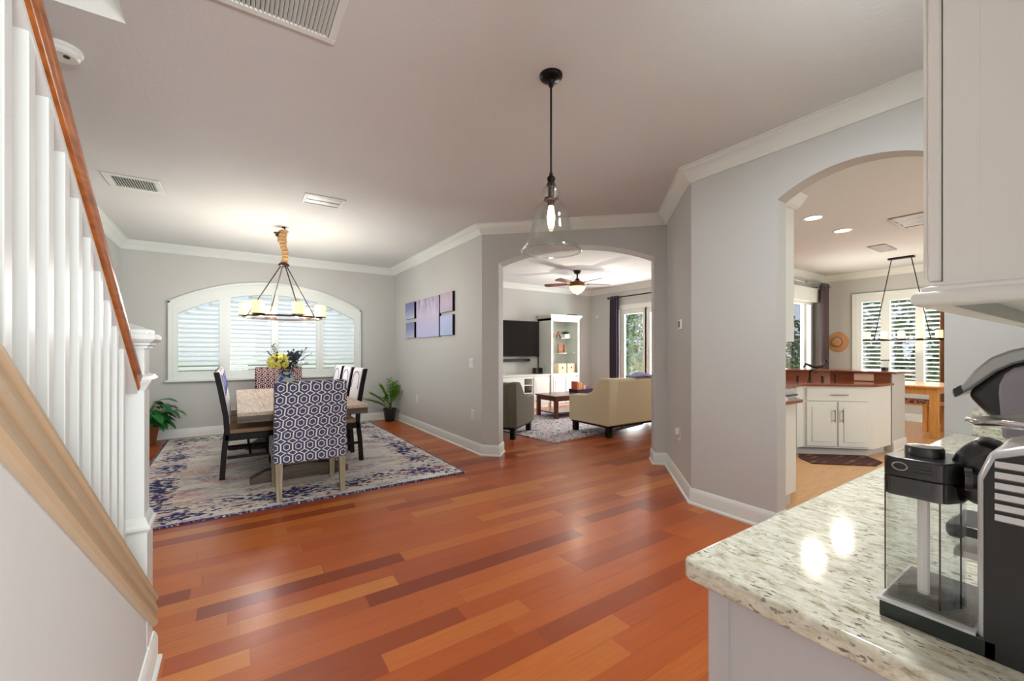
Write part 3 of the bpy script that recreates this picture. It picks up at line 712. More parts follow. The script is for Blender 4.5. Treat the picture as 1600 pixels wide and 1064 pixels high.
t = tag(MB().lathe([(.045, 0), (.075, .02), (.105, .07), (.115, .12), (.10, .17), (.07, .205), (.055, .235), (.062, .27), (.058, .272), (.05, .235), (.06, .2), (.001, .19)], 32).build('vase', 'vase', loc=(.505, 5.45, .7305)), 'round glazed vase in yellow and blue on the dining table', 'vase')
bq = thing('flower_bouquet', 'yellow-green hydrangea and dark foliage bouquet in the glazed vase', 'flowers', (.505, 5.45, .98))
m = MB()
for i in range(150):
    a, b = random.uniform(0, 2 * PI), math.acos(random.uniform(-.7, 1)); r = .1 * random.uniform(.88, 1.05)
    c = Vector((-.08 + r * math.sin(b) * math.cos(a), -.02 + r * math.sin(b) * math.sin(a), .14 + r * .9 * math.cos(b)))
    m.ball(c, .017, 6, 4)
m.build('hydrangea_head', 'blossom', bq)
m = MB()
for i in range(90):
    c = Vector((.07 + random.gauss(0, .035), random.gauss(0, .035), .19 + random.gauss(0, .035))); m.ball(c, .012, 6, 4)
m.build('dark_blossom', 'berry', bq)
def leaf(mb, p, dr_, up, L, w, fold=.15, droop=.25, n=4):
    p, dr_, up = Vector(p), Vector(dr_).normalized(), Vector(up); side = dr_.cross(up).normalized(); up = side.cross(dr_).normalized()
    vs = []; fs = []
    for i in range(n + 1):
        t_ = i / n; ww = w * math.sin(PI * min(1, t_ * .86 + .10)) ** .8 if i < n else .001
        c = p + dr_ * L * t_ - up * (droop * L * t_ * t_)
        vs += [c - side * ww / 2 + up * fold * ww, c, c + side * ww / 2 + up * fold * ww]
    for i in range(n):
        for e in (0, 1): fs.append((i * 3 + e, i * 3 + e + 1, i * 3 + e + 4, i * 3 + e + 3))
    mb.add(vs, fs)
m = MB(); ms = MB()
for i in range(16):
    a = random.uniform(0, 2 * PI); e = Vector((math.cos(a) * random.uniform(.08, .24), math.sin(a) * random.uniform(.05, .15), random.uniform(.1, .32)))
    if i < 5: e = Vector((random.uniform(.14, .27), random.uniform(-.05, .08), random.uniform(.12, .32)))
    elif i < 9: e = Vector((random.uniform(-.2, -.12), random.uniform(-.05, .08), random.uniform(.12, .34)))
    ms.tube([(0, 0, -.16), (e.x * .3, e.y * .3, e.z * .5), e], .0025, 5)
    for q in range(9):
        f = .45 + .55 * q / 8; c = Vector((e.x * f, e.y * f, e.z * (f * .9 + .1)))
        leaf(m, c, (random.uniform(-1, 1), random.uniform(-1, 1), random.uniform(-.2, 1)), (0, .3, 1), random.uniform(.03, .055), .016)
for i in range(60):
    a = random.uniform(0, 2 * PI); c = Vector((.02 + math.cos(a) * .05, math.sin(a) * .05, random.uniform(0, .15)))
    leaf(m, c, (math.cos(a), math.sin(a), random.uniform(-.1, .8)), (0, 0, 1), random.uniform(.05, .1), .03)
m.build('leaves', 'darkleaf', bq, smooth=0); ms.build('stems', 'darkleaf', bq)

# plants
t = thing('peace_lily', 'leafy green plant in terracotta pot behind the newel post', 'plant', (-.96, 7.33, 0))
MB().lathe([(.085, 0), (.09, .005), (.125, .2), (.135, .2), (.135, .235), (.12, .235), (.115, .21), (.001, .205)], 24).build('pot', 'terracotta', t)
m = MB(); ms = MB()
for i in range(105):
    a = random.uniform(0, 2 * PI); el = random.uniform(.25, 1.25); ln = random.uniform(.14, .36)
    tip = Vector((math.cos(a) * ln * math.cos(el) * 1.1, math.sin(a) * ln * math.cos(el) * .75, .22 + ln * math.sin(el) * 1.15))
    if tip.y > .04: tip.y = .04
    if tip.x < -.12: tip.x = -.12
    ms.tube([(0, 0, .2), (tip.x * .4, tip.y * .4, .2 + (tip.z - .2) * .7), tip], .004, 5)
    leaf(m, tip, (math.cos(a), math.sin(a) * .6, random.uniform(-.7, .2)), (0, 0, 1), random.uniform(.15, .23) if tip.y < .0 and tip.x > -.11 else .10, random.uniform(.085, .125), .12, .4, 5)
m.build('leaves', 'leaf', t, smooth=60); ms.build('stems', 'stem', t)
t = thing('zz_plant', 'green plant with arching leaf stalks in black pot at room corner', 'plant', (2.30, 7.32, 0))
MB().lathe([(.075, 0), (.08, .004), (.115, .20), (.12, .2), (.12, .225), (.108, .225), (.104, .2), (.001, .195)], 24).build('pot', 'blackp', t)
m = MB(); ms = MB()
for ex, ey, ez in ((-.34, -.02, .50), (-.30, -.12, .36), (-.16, .0, .62), (-.04, -.12, .66), (.0, .03, .72), (.10, -.10, .60), (.10, .05, .66), (-.18, -.2, .44), (-.42, -.05, .40), (.09, -.22, .52)):
    e = Vector((ex, ey, ez)); p0 = Vector((random.uniform(-.03, .03), random.uniform(-.03, .03), .19)); mid = p0.lerp(e, .5) + Vector((0, 0, .07))
    path = [p0.lerp(mid, s_ / 4).lerp(mid.lerp(e, s_ / 4), s_ / 4) for s_ in range(5)]
    ms.tube(path, [.008, .007, .006, .005, .003], 6)
    for q in range(12):
        f = .38 + .62 * q / 11; pos = p0.lerp(mid, f).lerp(mid.lerp(e, f), f); tg = (e - p0).normalized()
        sd = tg.cross(Vector((0, 0, 1))).normalized() * (1 if q % 2 else -1)
        leaf(m, pos, tg * .7 + sd + Vector((0, 0, .25)), (0, 0, 1), .10, .058, .1, .1)
m.build('leaves', 'zzleaf', t, smooth=60); ms.build('stems', 'stem', t)

# canvases on the dining wall
for lb, mt, y0, y1, z0, z1 in (('small dusk-blue canvas, upper left of the waterfall canvas', 'art2', 6.46, 6.875, 1.77, 2.04), ('small misty canvas, lower left of the waterfall canvas', 'art2', 6.46, 6.85, 1.455, 1.71),
                             ('large lavender waterfall canvas, the middle of the five', 'art1', 5.49, 6.365, 1.45, 2.04), ('small rose-grey canvas, upper right of the waterfall canvas', 'art3', 5.05, 5.45, 1.78, 2.045), ('small pale blue canvas, lower right of the waterfall canvas', 'art4', 5.05, 5.45, 1.46, 1.735)):
    cy, cz, hy, hz = (y0 + y1) / 2, (z0 + z1) / 2, (y1 - y0) / 2, (z1 - z0) / 2
    t = thing('wall_canvas', lb, 'picture', (RW - .02, cy, cz), group='canvas set on the dining wall')
    B(-.014, .02, -hy, hy, -hz, hz).build('stretcher_frame', 'darkwood', t, smooth=0)
    B(-.0165, -.014, -hy, hy, -hz, hz).build('canvas_face', mt, t, smooth=0)

def plate(name, label, cat, loc, rz, w, h, kind):
    t = thing(name, label, cat, loc, rz)       # local: faces -Y... wall behind at y=0
    MB().box(-w / 2, w / 2, -.006, 0, -h / 2, h / 2).build('cover_plate', 'white', t, bevel=.002)
    if kind == 'switch':
        for s_ in (-1, 1): MB().box(s_ * w * .22 - .016, s_ * w * .22 + .016, -.011, -.006, -.032, .032).build('rocker', 'white', t, bevel=.002)
    else:
        for s_ in (-1, 1): MB().box(-.016, .016, -.0085, -.006, s_ * .02 - .013, s_ * .02 + .013).build('socket', 'beigeplate', t, bevel=.002)
    return t
plate('light_switch', 'white double light switch on dining wall near the arch', 'switch', (RW, 4.576, 1.096), -PI / 2, .115, .115, 'switch')
plate('wall_outlet', 'white wall outlet below the switch near the arch', 'outlet', (RW, 4.542, .464), -PI / 2, .07, .115, 'o')
plate('wall_outlet', 'white wall outlet low on dining wall beneath the canvases', 'outlet', (RW, 6.42, .471), -PI / 2, .07, .115, 'o')
ang = -PI * .75 + PI / 2 + PI / 2
t = thing('thermostat', 'small white thermostat with dark display on the angled wall', 'thermostat', (3.385, 2.285, 1.487), -PI / 4)
# the angled wall faces (-1, +1)/sqrt2: local -Y must point there
t.rotation_euler = (0, 0, math.radians(225))
MB().box(-.05, .05, -.025, 0, -.045, .045).build('housing', 'white', t, bevel=.006)
MB().box(-.02, .046, -.027, -.025, -.026, .03).build('display', 'dgrey', t)
t = plate('wall_outlet', 'white outlet with plug-in adapter on the angled wall', 'outlet', (3.446, 2.346, .475), 0, .07, .12, 'o'); t.rotation_euler = (0, 0, math.radians(225))
MB().box(-.028, .028, -.04, -.0085, -.0, .055).build('adapter', 'white', t, bevel=.004)
plate('door_sensor', 'round white motion sensor high on living room wall', 'sensor', (7.55, 7.45, 2.08), -PI / 2, .07, .07, 'o')

# ------------------------------------------------------------------ living room
def seat_piece(name, label, cat, loc, rz, w, dep, back, arm, armw, fab, legm):
    t = thing(name, label, cat, loc, rz)       # faces +Y, rear at y=0, centred in x
    hw = w / 2
    side = [(.03, .16), (dep, .16), (dep, arm - .03), (dep - .05, arm), (.48, arm + .02), (.36, arm + .08), (.27, back - .06), (.20, back), (.03, back), (0, back - .04)]
    for s_ in (-1, 1):
        x0 = hw - armw if s_ > 0 else -hw
        MB().ext(side, (x0, 0, 0), (0, 1, 0), (0, 0, 1), (armw, 0, 0)).build('arm', fab, t, bevel=.022, seg=3, smooth=50)
    MB().ext([(.035, .16), (.28, .16), (.28, .42), (.20, back - .01), (.04, back - .01), (.01, back - .04)], (-hw + armw * .9, 0, 0), (0, 1, 0), (0, 0, 1), (w - armw * 1.8, 0, 0)).build('backrest', fab, t, bevel=.02, seg=3, smooth=50)
    MB().box(-hw + armw, hw - armw, .2, dep - .02, .17, .31).build('seat_base', fab, t, smooth=0)
    n = max(1, round((w - 2 * armw) / .75)); ww = (w - 2 * armw) / n
    for i in range(n): MB().box(-hw + armw + ww * i + .004, -hw + armw + ww * (i + 1) - .004, .26, dep + .03, .31, .45).build('seat_cushion', fab, t, bevel=.03, seg=3, smooth=50)
    for sx in (-1, 1):
        for y in (.05, dep - .12): MB().box(sx * (hw - .07) - .035, sx * (hw - .07) + .035, y, y + .07, 0.0, .165).build('leg', legm, t, smooth=0)
    MB().box(-hw + .03, hw - .03, .05, dep - .03, .135, .165).build('base_rail', legm, t, smooth=0)
    return t
seat_piece('sofa', 'cream fabric sofa seen from behind through the arch', 'sofa', (5.42, 4.07, .012), 0, 2.1, .86, .84, .56, .17, 'cream', 'darkwood')
seat_piece('armchair', 'grey olive armchair beside the arch, back turned', 'armchair', (3.02, 5.06, .0), math.radians(-55), .76, .84, .80, .56, .13, 'olive', 'darkwood')
lr = MB().box(-1.1, 1.1, -1.05, 1.05, 0, .011).build('living_rug', 'lrug', loc=(4.55, 5.52, 0)); lr.rotation_euler = (0, 0, math.radians(8))
tag(lr, 'ivory rug with dark scribbled lines under the coffee table', 'rug')
m = MB()
for i, (x, y, z) in enumerate([(0, 0, 0)]): pass
nv = []
for i in range(13):
    for jx in range(9):
        u, w = i / 12, jx / 8; nv.append((-.24 + .48 * u, -.12 + .24 * w, .02 + .05 * math.sin(PI * u) * (.6 + .4 * math.cos(3 * w + 5 * u))))
fs = [(i * 9 + q, (i + 1) * 9 + q, (i + 1) * 9 + q + 1, i * 9 + q + 1) for i in range(12) for q in range(8)]
m.add(nv, fs); o = m.build('throw_blanket', 'mauve', loc=(5.18, 4.17, .845)); q = o.modifiers.new('thickness', 'SOLIDIFY'); q.thickness = .02
tag(o, 'lavender throw bunched on top of the cream sofa back', 'blanket')
t = thing('coffee_table', 'dark cherry coffee table with lower shelf on the ivory rug', 'table', (5.45, 6.08, .011))
MB().box(-.64, .64, -.31, .31, .385, .41).build('tabletop', 'cherry', t, bevel=.004)
MB().box(-.6, .6, -.27, .27, .31, .385).build('apron', 'cherry', t, smooth=0)
MB().box(-.58, .58, -.25, .25, .08, .1).build('lower_shelf', 'cherry', t, smooth=0)
for sx in (-1, 1):
    for sy in (-1, 1): B(sx * .59 - .03, sx * .59 + .03, sy * .26 - .03, sy * .26 + .03, 0, .385).build('leg', 'cherry', t, smooth=0)
t = thing('serving_tray', 'dark navy tray holding upright books on the coffee table end', 'tray', (5.80, 6.16, .421))
MB().box(-.22, .22, -.13, .13, 0, .012).build('tray_base', 'navy', t)
MB().box(-.22, .22, -.13, -.115, .012, .06).box(-.22, .22, .115, .13, .012, .06).box(-.22, -.205, -.115, .115, .012, .06).box(.205, .22, -.115, .115, .012, .06).build('tray_rim', 'navy', t, smooth=0)
bc = [(206, 96, 60), (222, 170, 86), (226, 186, 110), (212, 120, 64), (232, 214, 196), (216, 90, 96), (90, 100, 150)]
for i, c in enumerate(bc):
    hgt = (.20, .19, .18, .15, .12, .11, .10)[i]
    o = B(-.02, .02, -.08, .08, 0, hgt).build('book', plain('book_cover', c, .6), loc=(5.62 + .048 * i, 6.16, .434), bevel=.003)
    tag(o, ('tall rust-red book at left end of the navy tray', 'ochre book second in the navy tray', 'pale gold book third in the navy tray', 'orange book in the middle of the navy tray', 'cream book right of the orange one in the navy tray', 'pink-red book near right end of the navy tray', 'slate-blue book at right end of the navy tray')[i], 'book', 'books in the navy tray')

t = thing('television', 'large black flat television on the living room wall', 'television', (5.045, 7.685, 1.51))
B(-.8, .8, -.075, -.03, -.40, .40).build('case', 'blackp', t, bevel=.006)
B(-.785, .785, -.077, -.075, -.385, .387).build('screen', 'screen', t, smooth=0)
B(-.25, .25, -.03, 0, -.2, .2).build('wall_bracket', 'black', t, smooth=0)
tag(B(-.5, .5, -.09, -.0, -.03, .03).build('soundbar', 'blackp', loc=(5.09, 7.69, 1.03), bevel=.008), 'slim black soundbar on the wall under the television', 'speaker')
t = thing('media_cabinet', 'low white built-in media cabinet below the television', 'cabinet', (0, 0, 0))
CY = 7.2
m = MB().box(4.0, 5.15, CY + .02, 7.66, 0, .70).box(5.15, 5.36, CY + .35, 7.66, 0, .70).box(5.36, 5.85, CY + .02, 7.66, 0, .70).box(5.15, 5.36, CY + .02, 7.66, .64, .70).box(5.15, 5.36, CY + .02, 7.66, 0, .14).box(5.15, 5.36, CY + .02, 7.6, .32, .335).box(5.15, 5.36, CY + .02, 7.6, .49, .505)
m.build('carcass', 'cab', t, smooth=0)
B(3.98, 5.85, CY - .01, 7.67, .70, .725).build('top_board', 'cab', t, bevel=.004)
def panel_door(par, x0, x1, z0, z1, y, knobx, kmat='steel', ang=0):
    dr = MB().box(x0, x1, y - .018, y, z0, z1).build('door', 'cab', par, bevel=.003)
    e = .045
    m = MB().box(x0 + e, x1 - e, y - .023, y - .018, z0 + e, z1 - e); m.build('raised_panel', 'cab', dr, bevel=.008)
    MB().ball((knobx, y - .03, z0 + .08 if z1 - z0 > .5 and knobx else z0 + .08), .013, 12, 8).build('knob', kmat, dr)
    return dr
panel_door(t, 5.40, 5.82, .08, .66, CY + .02, 5.45)
for x in (4.05, 4.60): panel_door(t, x, x + .52, .08, .66, CY + .02, x + .08)
tag(B(-.09, .09, -.13, .13, 0, .05).build('media_player', 'blackp', loc=(5.255, 7.38, .335), bevel=.004), 'black media box on the open bay shelf of the media cabinet', 'electronics')
tag(B(-.10, .10, -.06, .06, 0, .13).build('small_speaker', 'bronze', loc=(5.68, 7.45, .725), bevel=.01), 'small dark brown speaker on the media cabinet beside the tower', 'speaker')
t = thing('bookcase', 'tall white built-in display tower right of the television', 'bookcase', (0, 0, 0))
X0, X1 = 5.86, 6.70
m = MB().box(X0, X0 + .03, CY, 7.67, 0, 1.98).box(X1 - .03, X1, CY, 7.67, 0, 1.98).box(X0, X1, 7.64, 7.67, 0, 1.98).box(X0, X1, CY, 7.67, .69, .72).box(X0, X1, CY, 7.67, 1.92, 1.98).box(X0 + .03, X1 - .03, CY + .02, 7.64, 0, .69)
m.box(X0, X0 + .05, CY - .015, CY, 0, 1.98).box(X1 - .05, X1, CY - .015, CY, 0, 1.98).box(X0 + .05, X1 - .05, CY - .015, CY, 1.9, 1.98).box(X0 + .05, X1 - .05, CY - .015, CY, .66, .73)
m.build('carcass', 'cab', t, smooth=0)
MB().sweep([(X0, 7.67), (X0, CY - .015), (X1, CY - .015), (X1, 7.67)], [(0, 1.97), (.01, 1.97), (.05, 2.03), (.055, 2.05), (0, 2.05)], side=1).box(X0, X1, CY - .015, 7.67, 2.03, 2.05).build('cornice', 'cab', t, smooth=0)
panel_door(t, X0 + .06, (X0 + X1) / 2 - .01, .06, .64, CY, (X0 + X1) / 2 - .06); panel_door(t, (X0 + X1) / 2 + .01, X1 - .06, .06, .64, CY, (X0 + X1) / 2 + .06)
for z in (1.18, 1.52): B(X0 + .032, X1 - .032, CY + .04, 7.63, z, z + .008).build('glass_shelf', 'shelfglass', t, smooth=0)
def orn(name, lb, cat, x, z, mat, shape):
    m = MB()
    if shape == 'house': m.ext([(-.06, 0), (.06, 0), (.06, .08), (0, .15), (-.06, .08)], (0, -.04, 0), (1, 0, 0), (0, 0, 1), (0, .08, 0))
    elif shape == 'frame': m.box(-.1, -.075, -.02, .02, 0, .22).box(.075, .1, -.02, .02, 0, .22).box(-.075, .075, -.02, .02, .195, .22).box(-.075, .075, -.02, .02, 0, .025).box(-.075, .075, 0, .015, .025, .195)
    elif shape == 'pot': m.box(-.07, .07, -.06, .06, 0, .09)
    elif shape == 'figure': m.lathe([(.04, 0), (.045, .02), (.03, .08), (.04, .12), (.02, .16), (.028, .19), (.02, .22), (.001, .225)], 14)
    elif shape == 'tri': m.ext([(-.08, 0), (-.055, 0), (0, .11), (.055, 0), (.08, 0), (0, .16)], (0, -.03, 0), (1, 0, 0), (0, 0, 1), (0, .06, 0))
    return tag(m.build(name, mat, loc=(x, 7.36, z), bevel=.004), lb, cat)
orn('house_ornament', 'brown carved house ornament on the upper glass shelf, left end', 'ornament', 6.0, 1.528, 'ornament', 'house')
orn('triangle_ornament', 'brown triangular ornament in the middle of the upper glass shelf', 'ornament', 6.22, 1.528, 'ornament', 'tri')
t = thing('succulent_planter', 'small green succulent in white planter on the upper glass shelf', 'plant', (6.43, 7.36, 1.528))
MB().box(-.075, .075, -.06, .06, 0, .095).build('planter', 'porcelain', t, bevel=.006)
m = MB()
for i in range(50):
    a = random.uniform(0, 2 * PI); leaf(m, (random.uniform(-.05, .05), random.uniform(-.04, .04), .09), (math.cos(a), math.sin(a), random.uniform(.3, 1.5)), (0, 0, 1), .11, .03)
m.build('leaves', 'leaf', t)
orn('figurine', 'white figurine on the lower glass shelf, left end', 'figurine', 6.0, 1.188, 'porcelain', 'figure')
orn('picture_frame', 'brown picture frame standing on the lower glass shelf', 'picture frame', 6.30, 1.188, 'ornament', 'frame')
for i, x in enumerate((6.24, 6.51)):
    t = thing('storage_box', ('beige storage box on the tower, left of the pair', 'beige storage box on the tower, right of the pair')[i], 'box', (x, 7.38, .72), group='beige boxes in the display tower')
    B(-.12, .12, -.13, .13, 0, .23).build('box_body', 'box', t, bevel=.006)
    MB().ball((0, -.133, .13), .018, 10, 6).build('knob', 'bronze', t)
tag(B(-.11, .11, -.08, .08, 0, .04).build('router', 'blackp', loc=(6.58, 7.32, 2.05), bevel=.008), 'flat black box on top of the white display tower', 'electronics')

# ceiling fan
t = thing('ceiling_fan', 'dark ceiling fan with lit amber glass bowl in living room', 'fan', (5.345, 5.789, 0))
MB().lathe([(.07, H), (.07, H - .02), (.05, H - .055), (.018, H - .065), (.014, H - .09), (.014, H - .14), (.03, H - .15), (.05, H - .19), (.001, H - .19)], 24).build('downrod', 'bronze', t)
MB().lathe([(.05, 2.555), (.12, 2.52), (.145, 2.48), (.14, 2.45), (.12, 2.44), (.001, 2.44)], 28).build('motor_housing', plain('amber_bronze', (130, 84, 50), .35, .6), t)
MB().lathe([(.15, 2.44), (.15, 2.43), (.125, 2.375), (.08, 2.335), (.03, 2.318), (.001, 2.316)], 28).build('light_bowl', 'bowl', t)
MB().lathe([(.001, 2.29), (.016, 2.30), (.018, 2.312), (.008, 2.32)], 12).build('finial', 'bronze', t)
for i in range(5):
    a = math.radians(-22 + 72 * i); u = Vector((math.cos(a), math.sin(a), 0)); w = Vector((-math.sin(a), math.cos(a), 0)) * .97 + Vector((0, 0, .22)); nn = u.cross(w)
    m = MB(); P = [(.2, -.035), (.28, -.055), (.6, -.068), (.64, -.045), (.65, 0), (.64, .045), (.6, .068), (.28, .055), (.2, .035)]
    m.ext(P, (0, 0, 2.495), u, w, nn * .008); bl = m.build('blade', 'cherry', t, smooth=0)
    MB().obox(u * .17 + Vector((0, 0, 2.49)), u * .06, w * .02, nn * .004).build('blade_iron', 'bronze', bl)
point('fan_light_glow', (5.345, 5.789, 2.26), 9, (1, .90, .78), .012)

# patio door in living room
dd = struct(bpy.data.objects.new('door_1', None)); COL.objects.link(dd)
MB().box(7.52, 7.6, DY1 - .06, DY1 + .05, 0, DZ + .05).box(7.52, 7.6, DY0 - .05, DY0 + .06, 0, DZ + .05).box(7.52, 7.6, DY0 + .06, DY1 - .06, DZ - .05, DZ + .05).build('door_casing', 'white', dd, bevel=.004)
for y0, y1 in ((5.98, 6.74), (5.26, 6.02)):
    m = MB().box(7.575, 7.62, y0, y0 + .10, .02, DZ - .05).box(7.575, 7.62, y1 - .14, y1, .02, DZ - .05).box(7.575, 7.62, y0 + .1, y1 - .14, .02, .28).box(7.575, 7.62, y0 + .1, y1 - .14, DZ - .17, DZ - .05)
    lf = m.build('door_leaf', 'white', dd, smooth=0)
    B(7.595, 7.60, y0 + .1, y1 - .14, .28, DZ - .17).build('door_glass', 'pane', lf, smooth=0)
def curtain(name, lb, p0, p1, z0, z1, amp, folds, mat, rings=True):
    p0, p1 = Vector((*p0, 0)), Vector((*p1, 0)); u = p1 - p0; L = u.length; u.normalize(); nv = Vector((u.y, -u.x, 0))
    t = thing(name, lb, 'curtain', (p0 + p1) / 2); ctr = (p0 + p1) / 2
    m = MB(); n = folds * 8; vs = []
    for z_ in range(9):
        f = z_ / 8; zz = z1 + (z0 - z1) * f
        for i in range(n + 1):
            s_ = i / n; ww = 1 + .15 * math.sin(f * 2.5) - .03 * f
            vs.append(p0 - ctr + u * (L / 2 + (s_ - .5) * L * ww) + nv * amp * math.sin(s_ * folds * 2 * PI) * (1 - .15 * f) + Vector((0, 0, zz)))
    m.add(vs, [(r * (n + 1) + i, r * (n + 1) + i + 1, (r + 1) * (n + 1) + i + 1, (r + 1) * (n + 1) + i) for r in range(8) for i in range(n)])
    o = m.build('drape', mat, t, smooth=80); q = o.modifiers.new('thickness', 'SOLIDIFY'); q.thickness = .004
    if rings:
        for i in range(3):
            c = p0 - ctr + u * L * (i + .5) / 3 + Vector((0, 0, z1 - .035))
            MB().tube([c + (u * .3 + Vector((0, 0, 1))) .normalized() * 0 + nv * .03 * math.cos(a * PI / 8) + Vector((0, 0, .03 * math.sin(a * PI / 8))) for a in range(16)], .006, 6, True).build('grommet', 'steel', t)
    return t
curtain('curtain', 'dark slate curtain beside the patio door in living room', (7.43, 6.90), (7.43, 6.66), .02, 2.52, .035, 4, 'navycurt')
t = thing('curtain_rod', 'dark curtain rod above the living room patio door', 'curtain rod', (7.43, 6.0, 2.485))
MB().tube([(0, .95, 0), (0, -1.1, 0)], .014, 10).ball((0, .97, 0), .026).ball((0, -1.12, 0), .026).build('rod', 'bronze', t)
for y in (.86, -1.0): MB().tube([(0, y, 0), (.12, y, 0)], .009, 8).build('bracket', 'bronze', t)

# ------------------------------------------------------------------ kitchen and breakfast nook
KZ = .855
def shaker(par, p0, u, w, z0, z1, nrm):
    """raised panel door on a vertical plane starting at p0, running along u"""
    p0, u, nrm = Vector((*p0, 0)), Vector((*u, 0)), Vector((*nrm, 0))
    dr = MB().ext([(0, z0), (w, z0), (w, z1), (0, z1)], p0, u, (0, 0, 1), nrm * .018).build('door', 'cab', par, bevel=.003)
    e = .055
    if z1 - z0 > .3:
        MB().ext([(e, z0 + e), (w - e, z0 + e), (w - e, z1 - e), (e, z1 - e)], p0 + nrm * .018, u, (0, 0, 1), nrm * .006).build('raised_panel', 'cab', dr, bevel=.005)
    return dr
t = thing('base_cabinet', 'white kitchen base cabinet end just inside the arch', 'cabinet')
MB().prism([(W4 + .135, 1.55), (3.86, 1.55), (3.86, 2.5), (3.30, 1.99)], .09, KZ - .03).build('carcass', 'cab', t, smooth=0)
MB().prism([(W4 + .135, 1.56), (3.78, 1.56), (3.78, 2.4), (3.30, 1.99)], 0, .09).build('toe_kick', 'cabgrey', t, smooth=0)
tag(MB().prism([(W4 + .135, 1.50), (3.87, 1.50), (3.91, 1.54), (3.91, 2.54), (3.30, 2.0)], KZ - .03, KZ).build('worktop', 'brownstone', bevel=.01, seg=3), 'short brown worktop on cabinet end just inside the arch', 'worktop')
t = thing('wall_cabinet', 'tall white wall cabinet just inside the arch at left', 'cabinet')
MB().prism([(W4 + .135, 1.46), (3.60, 1.46), (3.60, 2.27), (3.25, 1.95)], 1.32, 2.36).build('carcass', 'cab', t, smooth=0)
MB().sweep([(W4 + .135, 1.46), (3.60, 1.46), (3.60, 2.2)], [(0, 2.34), (.01, 2.34), (.03, 2.36), (.06, 2.42), (.07, 2.44), (0, 2.44)], side=1).prism([(W4 + .135, 1.46), (3.60, 1.46), (3.60, 2.2), (3.25, 1.95)], 2.36, 2.44).build('cornice', 'cab', t, smooth=0)
t = thing('dishwasher', 'stainless dishwasher beside the corner sink cabinet', 'dishwasher')
B(4.93, 5.53, 2.23, 2.80, .09, KZ - .035).build('body', 'cab', t, smooth=0)
B(4.935, 5.525, 2.21, 2.23, .10, .70).build('door', 'steel', t, bevel=.004)
B(4.935, 5.525, 2.205, 2.23, .71, KZ - .04).build('control_panel', 'silver', t, bevel=.004)
MB().tube([(5.0, 2.18, .735), (5.46, 2.18, .735)], .01, 8).box(5.0, 5.02, 2.18, 2.21, .728, .742).box(5.44, 5.46, 2.18, 2.21, .728, .742).build('handle', 'blackp', t)
t = thing('kitchen_cabinet_run', 'white base cabinets along the kitchen back wall left of dishwasher', 'cabinet')
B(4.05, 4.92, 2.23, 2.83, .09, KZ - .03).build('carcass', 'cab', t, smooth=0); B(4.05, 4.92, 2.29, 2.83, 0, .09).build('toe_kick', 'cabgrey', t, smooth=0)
shaker(t, (4.07, 2.23), (1, 0), .41, .11, .80, (0, -1)); shaker(t, (4.49, 2.23), (1, 0), .41, .11, .80, (0, -1))
# corner sink cabinet
A_, B_, C_ = (5.70, 2.219), (6.247, 1.697), (6.715, 1.66)
t = thing('sink_cabinet', 'white angled sink base cabinet with two doors and steel handles', 'cabinet')
MB().prism([(5.54, 2.25), A_, B_, C_, (6.72, 2.2), (6.05, 2.83), (5.54, 2.83)], .09, KZ - .03).build('carcass', 'cab', t, smooth=0)
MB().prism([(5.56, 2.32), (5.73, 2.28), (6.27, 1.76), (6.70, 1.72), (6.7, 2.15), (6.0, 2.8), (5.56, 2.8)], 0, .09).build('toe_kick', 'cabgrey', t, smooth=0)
u = (Vector(B_) - Vector(A_)); Ld = u.length; u.normalize(); nr = Vector((-q2, -q2)); nr = Vector((u.y, -u.x))
if nr.x > 0: nr = -nr
pt = lambda s_: tuple(Vector(A_) + u * s_)
wdo = (Ld - .11) / 2
for i in range(2):
    dr = shaker(t, pt(.04 + i * (wdo + .015)), tuple(u), wdo, .11, .635, tuple(nr))
    hp = Vector((*pt(.04 + (wdo - .035 if i == 0 else wdo + .015 + .035)), 0)) + Vector((*nr, 0)) * .045
    MB().tube([hp + Vector((0, 0, .40)), hp + Vector((0, 0, .55))], .007, 8).obox(hp - Vector((*nr, 0)) * .013 + Vector((0, 0, .42)), Vector((*nr, 0)) * .013, Vector((*u, 0)) * .004, (0, 0, .004)).obox(hp - Vector((*nr, 0)) * .013 + Vector((0, 0, .53)), Vector((*nr, 0)) * .013, Vector((*u, 0)) * .004, (0, 0, .004)).build('handle', 'steel', dr)
fd = MB().ext([(.04, .65), (Ld - .055, .65), (Ld - .055, .80), (.04, .80)], (*A_, 0), (*u, 0), (0, 0, 1), Vector((*nr, 0)) * .018).build('drawer_front', 'cab', t, bevel=.003)
hp = Vector((*pt(Ld / 2), 0)) + Vector((*nr, 0)) * .045 + Vector((0, 0, .725)); uu = Vector((*u, 0))
MB().tube([hp - uu * .09, hp + uu * .09], .007, 8).obox(hp - uu * .07 - Vector((*nr, 0)) * .013, Vector((*nr, 0)) * .013, uu * .004, (0, 0, .004)).obox(hp + uu * .07 - Vector((*nr, 0)) * .013, Vector((*nr, 0)) * .013, uu * .004, (0, 0, .004)).build('handle', 'steel', fd)
t = thing('kitchen_worktop', 'long brown worktop around the corner sink with upstand', 'worktop')
MB().prism([(4.05, 2.19), (5.68, 2.18), (6.23, 1.655), (6.70, 1.62), (6.72, 1.68), (6.72, 2.28), (6.18, 2.82), (4.05, 2.82)], KZ - .03, KZ).build('slab', 'brownstone', t, bevel=.008, seg=3)
